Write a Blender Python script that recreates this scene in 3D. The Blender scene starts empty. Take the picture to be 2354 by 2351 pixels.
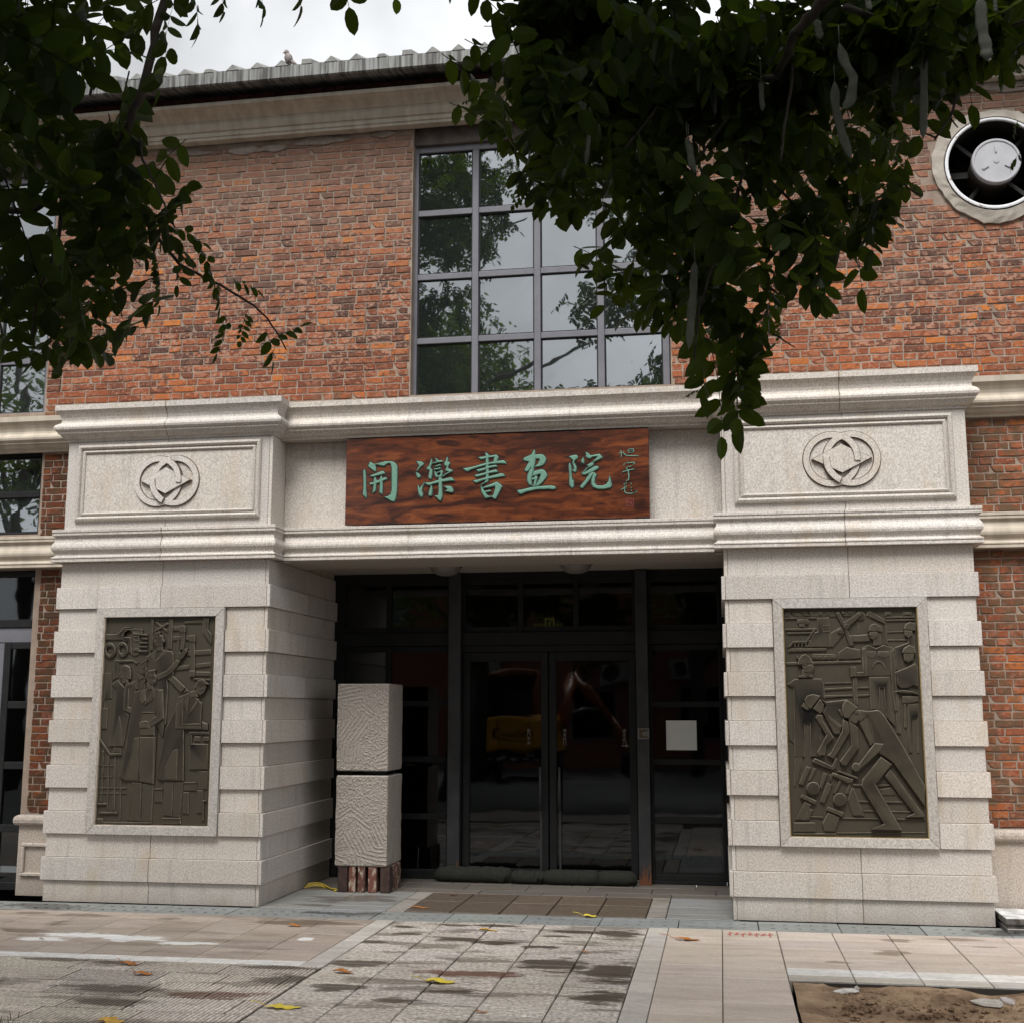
import bpy, bmesh, math, random
import numpy as np
from mathutils import Vector, Matrix
from math import radians as R
random.seed(7)
rng = np.random.default_rng(11)
scene = bpy.context.scene
COL = scene.collection

# ------------------------------------------------------------------ camera
CAM = Vector((6.2807, -10.9595, 1.755))
YAW, PITCH = -0.1666, 0.1606
FWD = Vector((math.sin(YAW)*math.cos(PITCH), math.cos(YAW)*math.cos(PITCH), math.sin(PITCH)))
cd = bpy.data.cameras.new('camera')
cam = bpy.data.objects.new('camera', cd); COL.objects.link(cam)
cam.location = CAM
cam.rotation_euler = FWD.to_track_quat('-Z', 'Y').to_euler()
cd.sensor_width = 36.0; cd.sensor_fit = 'HORIZONTAL'
cd.lens = 36.0*2816.7/2354.0
cd.clip_start = 0.05; cd.clip_end = 3000
scene.camera = cam

# ------------------------------------------------------------------ world (overcast), sun, exposure
SUN_EL, SUN_AZ = R(57), R(187)          # azimuth clockwise from +Y
w = bpy.data.worlds.new('World'); scene.world = w; w.use_nodes = True
nt = w.node_tree; nt.nodes.clear()
sky = nt.nodes.new('ShaderNodeTexSky'); sky.sky_type = 'NISHITA'; sky.sun_disc = False
sky.sun_elevation = SUN_EL; sky.sun_rotation = SUN_AZ
sky.air_density = 1.0; sky.dust_density = 4.0; sky.ozone_density = 0.5
hs = nt.nodes.new('ShaderNodeHueSaturation'); hs.inputs['Saturation'].default_value = 0.12
tc = nt.nodes.new('ShaderNodeTexCoord'); ns = nt.nodes.new('ShaderNodeTexNoise')
ns.inputs['Scale'].default_value = 3.6; ns.inputs['Detail'].default_value = 5
cr = nt.nodes.new('ShaderNodeMapRange'); cr.inputs[1].default_value = .3; cr.inputs[2].default_value = .7
cr.inputs[3].default_value = .46; cr.inputs[4].default_value = 1.10
mx = nt.nodes.new('ShaderNodeMix'); mx.data_type = 'RGBA'; mx.blend_type = 'MULTIPLY'; mx.inputs[0].default_value = 1
# an even cloud deck: the clear-sky gradient is averaged with a constant
ev = nt.nodes.new('ShaderNodeMix'); ev.data_type = 'RGBA'; ev.inputs[0].default_value = .6
ev.inputs[7].default_value = (9.4, 9.6, 9.9, 1)
bg = nt.nodes.new('ShaderNodeBackground'); bg.inputs['Strength'].default_value = 0.066
ow = nt.nodes.new('ShaderNodeOutputWorld')
L_ = nt.links.new
L_(sky.outputs[0], hs.inputs['Color']); L_(hs.outputs[0], ev.inputs[6]); L_(ev.outputs[2], mx.inputs[6])
L_(tc.outputs['Generated'], ns.inputs['Vector']); L_(ns.outputs[0], cr.inputs[0]); L_(cr.outputs[0], mx.inputs[7])
L_(mx.outputs[2], bg.inputs['Color']); L_(bg.outputs[0], ow.inputs[0])
sd = bpy.data.lights.new('sun', 'SUN'); sd.energy = 1.5; sd.angle = R(26); sd.color = (1, .97, .93)
sun = bpy.data.objects.new('sun', sd); COL.objects.link(sun)
sv = Vector((math.sin(SUN_AZ)*math.cos(SUN_EL), math.cos(SUN_AZ)*math.cos(SUN_EL), math.sin(SUN_EL)))
sun.rotation_euler = sv.to_track_quat('Z', 'Y').to_euler(); sun.location = (3, -12, 25)
vs = scene.view_settings
vs.view_transform = 'Standard'; vs.look = 'None'; vs.gamma = 1; vs.use_curve_mapping = False
vs.exposure = 1.50
scene.cycles.max_bounces = 8; scene.cycles.glossy_bounces = 3; scene.cycles.transmission_bounces = 4
scene.cycles.diffuse_bounces = 3; scene.cycles.caustics_reflective = False; scene.cycles.caustics_refractive = False

CHARS=[[[-1268,116,-1259,111,-1252,83,-1246,6,-1244,-87,-1237,-123,-1239,-163,-1247,-163,-1276,-128,-1271,-55,-1273,37,-1277,99],[-1218,183,-1205,185,-1174,165,-1149,166,-1062,186,-993,184,-962,169,-939,134,-938,57,-939,-111,-950,-181,-965,-208,-987,-204,-1037,-175,-1065,-156,-1031,-154,-1003,-136,-992,-94,-995,121,-1005,158,-1024,166,-1042,158,-1067,141,-1080,140,-1142,156,-1155,154,-1148,107,-1153,89,-1166,92,-1217,131,-1228,147,-1217,168],[-1210,51,-1091,93,-1076,92,-1063,77,-1063,64,-1100,56,-1177,39,-1196,39],[-1212,-17,-1176,-15,-1065,31,-1046,30,-1038,15,-1046,6,-1139,-28,-1176,-39,-1204,-40],[-1165,40,-1156,37,-1139,2,-1145,-43,-1147,-95,-1171,-119,-1179,-116,-1173,-52,-1171,3],[-1100,49,-1090,41,-1084,16,-1079,-61,-1082,-131,-1090,-134,-1112,-112,-1109,-45,-1108,17]],[[-753,177,-703,172,-678,153,-684,138,-709,120,-733,90,-756,76,-725,133,-734,142],[-759,76,-748,69,-723,53,-709,31,-717,15,-738,14,-748,33],[-738,-44,-716,-84,-670,-28,-665,-32,-688,-82,-694,-112,-684,-143,-690,-170,-702,-173,-724,-148,-734,-105],[-608,198,-597,178,-601,144,-613,111,-598,86,-592,92,-597,37,-606,-2,-615,-3,-634,14,-625,69,-628,90,-641,87,-653,106,-629,130,-617,166],[-577,208,-550,191,-537,176,-507,179,-486,162,-531,157,-598,147,-602,156,-556,167,-565,186],[-574,123,-525,140,-512,132,-515,124,-567,117],[-581,98,-521,109,-510,101,-515,94,-570,85,-579,88],[-575,73,-564,70,-539,26,-542,11,-554,10,-573,36],[-557,60,-506,83,-492,70,-499,34,-508,10,-537,11,-536,29,-517,38,-518,62,-551,52],[-455,211,-442,194,-445,163,-424,154,-423,141,-439,117,-441,96,-402,80,-400,67,-456,39,-499,16,-496,28,-441,63,-466,76,-466,94,-457,118,-478,125,-482,143,-464,176],[-667,-34,-609,-33,-541,-13,-416,10,-395,0,-382,-24,-431,-26,-498,-33,-590,-51,-614,-63,-642,-59],[-535,8,-502,10,-499,-88,-494,-173,-509,-212,-521,-211,-570,-161,-537,-159,-531,-117,-534,-26],[-608,-63,-596,-66,-593,-97,-595,-152,-610,-166,-626,-160,-630,-138,-617,-93],[-483,-73,-446,-71,-415,-75,-397,-94,-389,-121,-397,-138,-427,-132,-473,-119,-446,-104]],[[-84,240,-60,226,-45,204,-54,177,-52,122,-50,1,-53,-35,-65,-50,-86,-55,-113,-73,-107,-91,-116,-94,-128,-78,-119,-63,-86,-40,-80,-22,-81,184],[-151,195,-90,201,22,214,43,189,40,177,28,150,19,129,-11,133,1,189,-54,186,-126,170,-142,183],[-296,92,-217,103,-87,136,-53,139,22,153,92,157,113,141,117,123,55,128,-35,125,-150,98,-223,76,-253,59,-278,69],[-170,76,-90,93,-35,110,19,117,30,98,-35,88,-102,66,-153,53],[-188,25,-89,45,-35,61,16,73,37,53,31,45,-35,37,-95,21,-168,3],[-203,-26,-156,-20,-80,-1,-35,10,65,34,86,30,107,7,80,0,-35,-15,-119,-33,-168,-53,-186,-46],[-128,-84,-113,-97,-89,-134,-58,-177,-22,-178,-16,-187,-76,-200,-88,-194,-119,-142],[-113,-97,20,-48,32,-47,77,-84,77,-96,41,-170,17,-209,-1,-208,-22,-187,-4,-163,11,-106,8,-88,-101,-106],[-89,-131,-40,-121,-28,-129,-31,-138,-83,-146]],[[379,252,391,236,391,203,400,182,397,158,387,101,381,80,378,62,349,69,352,93,334,54,322,43,301,43,289,56,331,136,292,143,277,162,292,179,352,202,358,207],[394,203,454,204,480,188,498,154,486,119,462,95,429,86,390,83,396,97,417,112,434,150,426,160,400,158,382,182],[349,75,378,68,378,47,369,32,360,-10,356,-40,360,-82,411,-95,369,-103,333,-84,315,-47,315,-2,327,33],[375,44,450,60,474,53,495,28,506,-2,494,-26,455,-73,417,-98,396,-101,411,-62,429,-36,444,12,435,15,399,4,363,-4],[387,1,408,-2,414,-20,402,-65,399,-95,375,-94,381,-49],[357,-22,405,-8,399,-35,357,-40],[221,-132,267,-127,363,-106,441,-99,542,-98,577,-106,586,-122,574,-136,512,-131,411,-131,309,-149,270,-166,252,-170,232,-159]],[[708,173,758,186,782,184,795,168,791,150,764,130,758,116,780,73,779,34,766,16,740,38,732,53,754,44,757,59,743,116,746,137],[713,114,722,105,732,68,733,8,742,-55,754,-46,753,-112,741,-129,729,-123,712,-95,713,9,707,84],[844,165,853,130,852,103,843,99,827,113,825,134],[864,211,892,198,912,176,997,188,1024,157,1020,146,985,129,941,109,943,91,929,74,881,52,863,31,828,11,890,75,879,88,929,113,977,165,935,160,906,144,882,150,868,166,872,184],[828,11,866,25,949,73,979,72,990,60,981,45,943,23,875,-2,851,-9,837,-4],[898,3,925,20,943,17,937,-4,898,-62,838,-132,824,-133,812,-116,818,-105,860,-58],[943,20,969,-11,954,-43,950,-85,968,-109,1020,-114,1056,-100,1077,-71,1086,-15,1097,-54,1108,-116,1096,-134,1041,-147,976,-145,932,-126,918,-99,918,-51,934,-7]]]
SMALL_CHARS=[[[[1173,189,1218,198],5.9],[[1192,219,1200,188,1196,148],7.2],[[1215,202,1225,181,1244,165,1291,161,1358,159],7.9],[[1265,224,1262,207,1268,193],6.6],[[1272,225,1312,224,1315,205,1302,190],7.2],[[1272,208,1305,209],3.9],[[1268,191,1305,192],4.6]],[[[1249,120,1254,112],5.9],[[1227,95,1218,69],6.6],[[1243,93,1317,99,1323,89,1303,76],7.2],[[1246,56,1293,64],7.2],[[1204,9,1242,22,1316,36],7.9],[[1239,51,1259,26,1265,-25,1263,-62,1238,-75],8.6]],[[[1214,-104,1247,-92,1240,-109],6.6],[[1217,-101,1224,-118],5.3],[[1190,-156,1220,-138,1244,-119],7.2],[[1223,-142,1225,-176,1246,-190,1292,-191,1336,-176,1323,-158],7.9],[[1281,-96,1290,-107],8.6],[[1283,-134,1288,-144],7.2],[[1281,-161,1288,-171],6.6],[[1233,-139,1238,-146],6.6]]]
SEAL=[1235,-239,1305,-241,1304,-311,1234,-309]
RELIEF_LEFT=[["truck",12,[-546,801,-425,802,-353,870,-270,864,-324,847,-363,802,-373,744,-543,746]],["truck",14,[-366,741,-366,796,-334,837,-272,840,-271,821,-316,826,-343,812,-351,773,-278,771,-263,622,-298,622,-307,725]],["truck",16,[-344,844,-269,854,-165,845,-161,827,-261,832]],["truck",15,[-269,827,-171,826,-163,807,-196,781,-188,628,-258,625]],["truck",21,[-260,811,-111,796,-111,782,-259,790]],["truck",21,[-178,765,-110,761,-109,745,-167,749]],["truck",21,[-186,724,-107,720,-107,707,-186,709]],["truck",21,[-184,685,-106,684,-105,670,-184,672]],["truck",21,[-189,647,-104,646,-103,627,-188,629]],["truck",21,[-244,779,-203,778,-203,769,-244,769]],["truck",21,[-242,743,-201,743,-201,730,-242,730]],["truck",21,[-241,660,-200,661,-199,644,-241,644]],["truck",18,[-493,720,-472,715,-453,702,-438,682,-430,658,-428,633,-434,609,-447,589,-464,577,-485,572,-487,606,-475,608,-466,615,-459,626,-456,639,-456,653,-461,666,-469,676,-480,683,-491,686]],["truck",18,[-485,572,-506,577,-525,590,-539,609,-548,634,-550,659,-544,683,-531,703,-514,716,-493,720,-491,686,-502,683,-512,677,-519,666,-522,653,-521,639,-516,626,-508,616,-498,609,-487,606]],["truck",18,[-365,726,-345,722,-327,709,-313,690,-305,667,-303,642,-309,618,-321,599,-338,587,-358,583,-359,616,-349,618,-340,625,-333,635,-330,648,-331,661,-335,674,-343,684,-353,691,-364,693]],["truck",18,[-358,583,-378,587,-396,600,-410,619,-419,643,-420,667,-414,691,-402,710,-385,722,-365,726,-364,693,-374,691,-384,684,-390,674,-393,661,-392,648,-388,636,-380,625,-370,619,-359,616]],["truck",10,[-284,622,-191,621,-207,596,-238,590,-266,599]],["derrick",14,[-84,941,-59,940,-56,646,-83,640]],["derrick",14,[97,938,137,938,135,651,97,657]],["derrick",10,[-52,908,-28,914,85,830,83,807]],["derrick",10,[-29,934,70,934,71,923,-29,922]],["derrick",12,[78,907,96,890,-47,809,-51,831]],["pipe",10,[138,868,203,867,205,825,140,826]],["pipe",10,[139,775,222,777,219,736,141,733]],["pipe",10,[271,780,302,780,304,735,270,735]],["pipe",10,[298,637,527,648,529,603,290,589]],["pipe",10,[160,486,321,507,323,466,161,451]],["pipe",10,[378,516,528,528,530,490,380,472]],["pipe",10,[381,443,532,440,534,399,383,399]],["pipe",10,[248,911,434,928,436,893,249,892]],["pipe",10,[189,733,209,733,199,580,189,580]],["pipe",10,[360,384,528,370,529,355,361,365]],["pipe",16,[222,809,265,809,261,643,223,640]],["pipe",16,[318,719,365,719,377,453,327,450]],["pipe",16,[437,947,497,946,495,832,531,787,532,692,436,807]],["pipe",22,[203,870,213,874,257,875,270,860,270,812,260,806,219,806,208,822]],["pipe",22,[302,780,363,784,370,776,372,722,365,716,311,718]],["pipe",22,[323,453,380,453,380,396,373,392,326,393]],["wall_block",10,[-435,556,-250,558,-245,536,-396,527,-392,393,-452,355,-454,521]],["wall_block",10,[-250,558,-218,539,-183,535,-203,513,-237,520]],["wall_block",10,[-547,102,-479,105,-481,-91,-540,-91]],["wall_block",7,[-553,432,-460,435,-446,196,-514,187,-513,102,-545,105,-557,394]],["figure_raising_arm",14,[-121,583,-18,646,77,642,139,635,157,606,166,416,105,353,118,290,111,-48,16,-49,-108,392]],["figure_raising_arm",18,[118,366,163,407,293,296,249,243]],["figure_raising_arm",14,[294,290,332,258,272,239]],["figure_raising_arm",21,[-13,684,48,683,54,639,-11,633]],["figure_raising_arm",19,[-63,582,-15,645,-23,531]],["figure_raising_arm",19,[53,645,74,645,76,600,-12,525,-23,537]],["figure_raising_arm",24,[-7,410,100,454,197,555,235,542,194,479,116,404,16,360]],["figure_raising_arm",26,[200,568,204,618,220,644,232,612,274,656,300,662,298,630,257,567,228,545]],["figure_raising_arm",27,[-26,808,14,824,22,792,50,779,55,753,72,721,50,709,48,680,-17,681,-42,709,-51,761]],["figure_raising_arm",32,[14,824,-33,805,-54,754,-42,709,-34,748,-7,754,-5,786,25,808]],["figure_raising_arm",32,[-37,745,-13,748,-14,716,-29,716]],["figure_raising_arm",31,[16,773,44,776,51,766,20,761]],["figure_raising_arm",31,[38,753,70,728,46,721]],["figure_in_profile",12,[-394,374,-365,336,-321,298,-317,83,-260,39,-305,-253,-455,-254,-412,13,-409,276,-460,327]],["figure_in_profile",8,[-403,-263,-328,-262,-325,-312,-400,-313]],["figure_in_profile",20,[-357,501,-340,456,-329,374,-364,383,-380,418,-361,457]],["figure_in_profile",20,[-340,380,-285,380,-282,335,-344,336]],["figure_in_profile",24,[-359,482,-353,498,-319,511,-270,488,-257,437,-257,373,-336,380,-337,456]],["figure_in_profile",16,[-397,-188,-364,32,-350,26,-323,-100,-315,-253,-396,-253]],["figure_behind",14,[-309,326,-195,367,-115,398,-109,278,-176,266,-204,278,-247,54,-275,64,-316,203]],["figure_behind",20,[-309,326,-236,354,-234,316,-273,285,-271,114,-243,111,-247,54,-320,83,-318,234]],["figure_behind",20,[-188,424,-126,417,-128,379,-181,360]],["figure_behind",18,[-228,348,-192,380,-184,278,-211,285]],["figure_behind",18,[-177,278,-118,386,-109,354,-150,278]],["figure_behind",27,[-188,500,-149,535,-98,538,-106,487,-92,462,-99,430,-143,417,-181,430]],["figure_behind",31,[-188,500,-156,535,-92,560,-102,538,-142,519,-160,481,-178,437,-186,456]],["figure_behind",31,[-146,481,-113,500,-109,490,-143,475]],["figure_holding_book",17,[-220,256,-136,278,-27,283,74,283,98,14,90,-173,24,-61,21,-594,-92,-574,-257,-572,-333,-536,-291,-393,-246,39]],["figure_holding_book",11,[-202,-581,-104,-580,-100,-930,-204,-931]],["figure_holding_book",11,[-97,-589,14,-601,11,-937,-89,-933]],["figure_holding_book",7,[-243,-578,-205,-581,-207,-928,-237,-929]],["figure_holding_book",22,[-140,-162,12,-161,14,-385,17,-591,-118,-571,-140,-410]],["figure_holding_book",22,[-197,-174,-146,-162,-139,-565,-264,-560,-273,-523,-216,-318]],["figure_holding_book",24,[-95,341,-28,325,-27,275,-88,275]],["figure_holding_book",24,[-151,247,-106,287,-93,171,-129,139,-155,183]],["figure_holding_book",24,[-27,284,-10,284,-10,202,-35,171,-115,127,-88,171,-51,215]],["figure_holding_book",25,[-121,58,1,56,8,-149,-138,-149,-144,-87]],["figure_holding_book",29,[-122,69,0,69,1,58,-121,58]],["figure_holding_book",28,[28,271,75,278,98,8,-36,-80,-60,-18,29,33]],["figure_holding_book",32,[-147,-30,-94,-11,-53,-18,-42,-80,-144,-83]],["figure_holding_book",30,[-102,411,-63,449,-9,452,-14,429,5,391,1,335,-29,319,-78,335,-104,386]],["figure_holding_book",35,[-112,417,-77,455,-2,464,-5,452,-49,436,-54,398,-74,392,-79,354,-104,386]],["figure_holding_book",35,[-47,401,-13,414,-10,404,-43,392]],["figure_holding_book",35,[-31,360,3,353,0,344,-34,350]],["figure_bending",19,[233,208,352,258,409,195,464,148,459,-42,295,-98,313,-561,122,-563,72,-557,55,-539,31,-471,75,-347,97,-173,125,-61,198,89]],["figure_bending",23,[197,-284,246,-265,249,-555,126,-553,121,-446]],["figure_bending",10,[113,-572,210,-571,208,-886,121,-875]],["figure_bending",10,[215,-574,307,-576,289,-897,218,-886]],["figure_bending",24,[345,258,405,270,425,208,361,202]],["figure_bending",24,[289,158,340,220,328,39]],["figure_bending",24,[330,39,422,195,440,177,399,108]],["figure_bending",27,[210,139,281,202,285,-42,466,-42,468,-91,213,-86]],["figure_bending",30,[265,-42,465,-35,468,-55,279,-57]],["figure_bending",25,[468,-17,529,-41,531,-97,475,-91]],["figure_bending",29,[398,283,423,327,469,352,504,308,480,245,444,220,410,245]],["figure_bending",34,[381,286,421,361,468,371,530,323,477,317,444,295,430,321,418,286]],["figure_bending",34,[452,280,478,286,475,277,452,270]],["podium",14,[346,-113,539,-113,540,-140,374,-144,374,-222,537,-224,544,-458,358,-459,357,-283]],["podium",12,[395,-156,461,-156,460,-203,397,-203]],["podium",12,[485,-159,538,-159,540,-202,483,-203]],["step_block",9,[314,-585,440,-584,440,-651,314,-653]],["step_block",9,[449,-474,541,-473,545,-638,449,-639]],["step_block",9,[311,-665,364,-664,373,-862,310,-860]],["step_block",9,[444,-645,502,-644,505,-854,445,-852]],["step_block",9,[27,-650,104,-649,102,-759,29,-760]],["step_block",9,[117,-914,296,-912,301,-951,119,-954]],["step_block",14,[500,-736,539,-735,540,-748,520,-751,524,-918,504,-921]],["step_block",14,[310,-573,440,-572,440,-584,311,-585]],["step_block",14,[23,-634,106,-633,107,-647,23,-648]],["step_block",14,[113,-899,302,-897,302,-910,113,-913]],["railing",16,[-548,-176,-534,-182,-430,-316,-318,-312,-317,-334,-443,-341,-548,-201]],["railing",9,[-514,-288,-496,-301,-493,-760,-510,-760]],["railing",9,[-459,-344,-442,-344,-428,-839,-441,-840]],["railing",9,[-395,-344,-378,-344,-360,-839,-384,-839]],["railing",9,[-326,-548,-309,-548,-298,-930,-315,-930]],["railing",6,[-542,-426,-400,-425,-400,-434,-543,-435]],["railing",6,[-537,-530,-401,-529,-401,-537,-538,-538]],["railing",6,[-540,-631,-254,-628,-253,-638,-540,-641]],["railing",6,[-539,-680,-254,-677,-254,-686,-539,-689]],["railing",14,[-538,-773,-442,-772,-444,-790,-538,-792]],["railing",14,[-515,-853,-329,-850,-331,-872,-517,-874]],["railing",14,[-535,-912,-471,-911,-468,-957,-536,-964]],["railing",11,[-466,-944,14,-937,12,-956,-465,-963]]]
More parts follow.
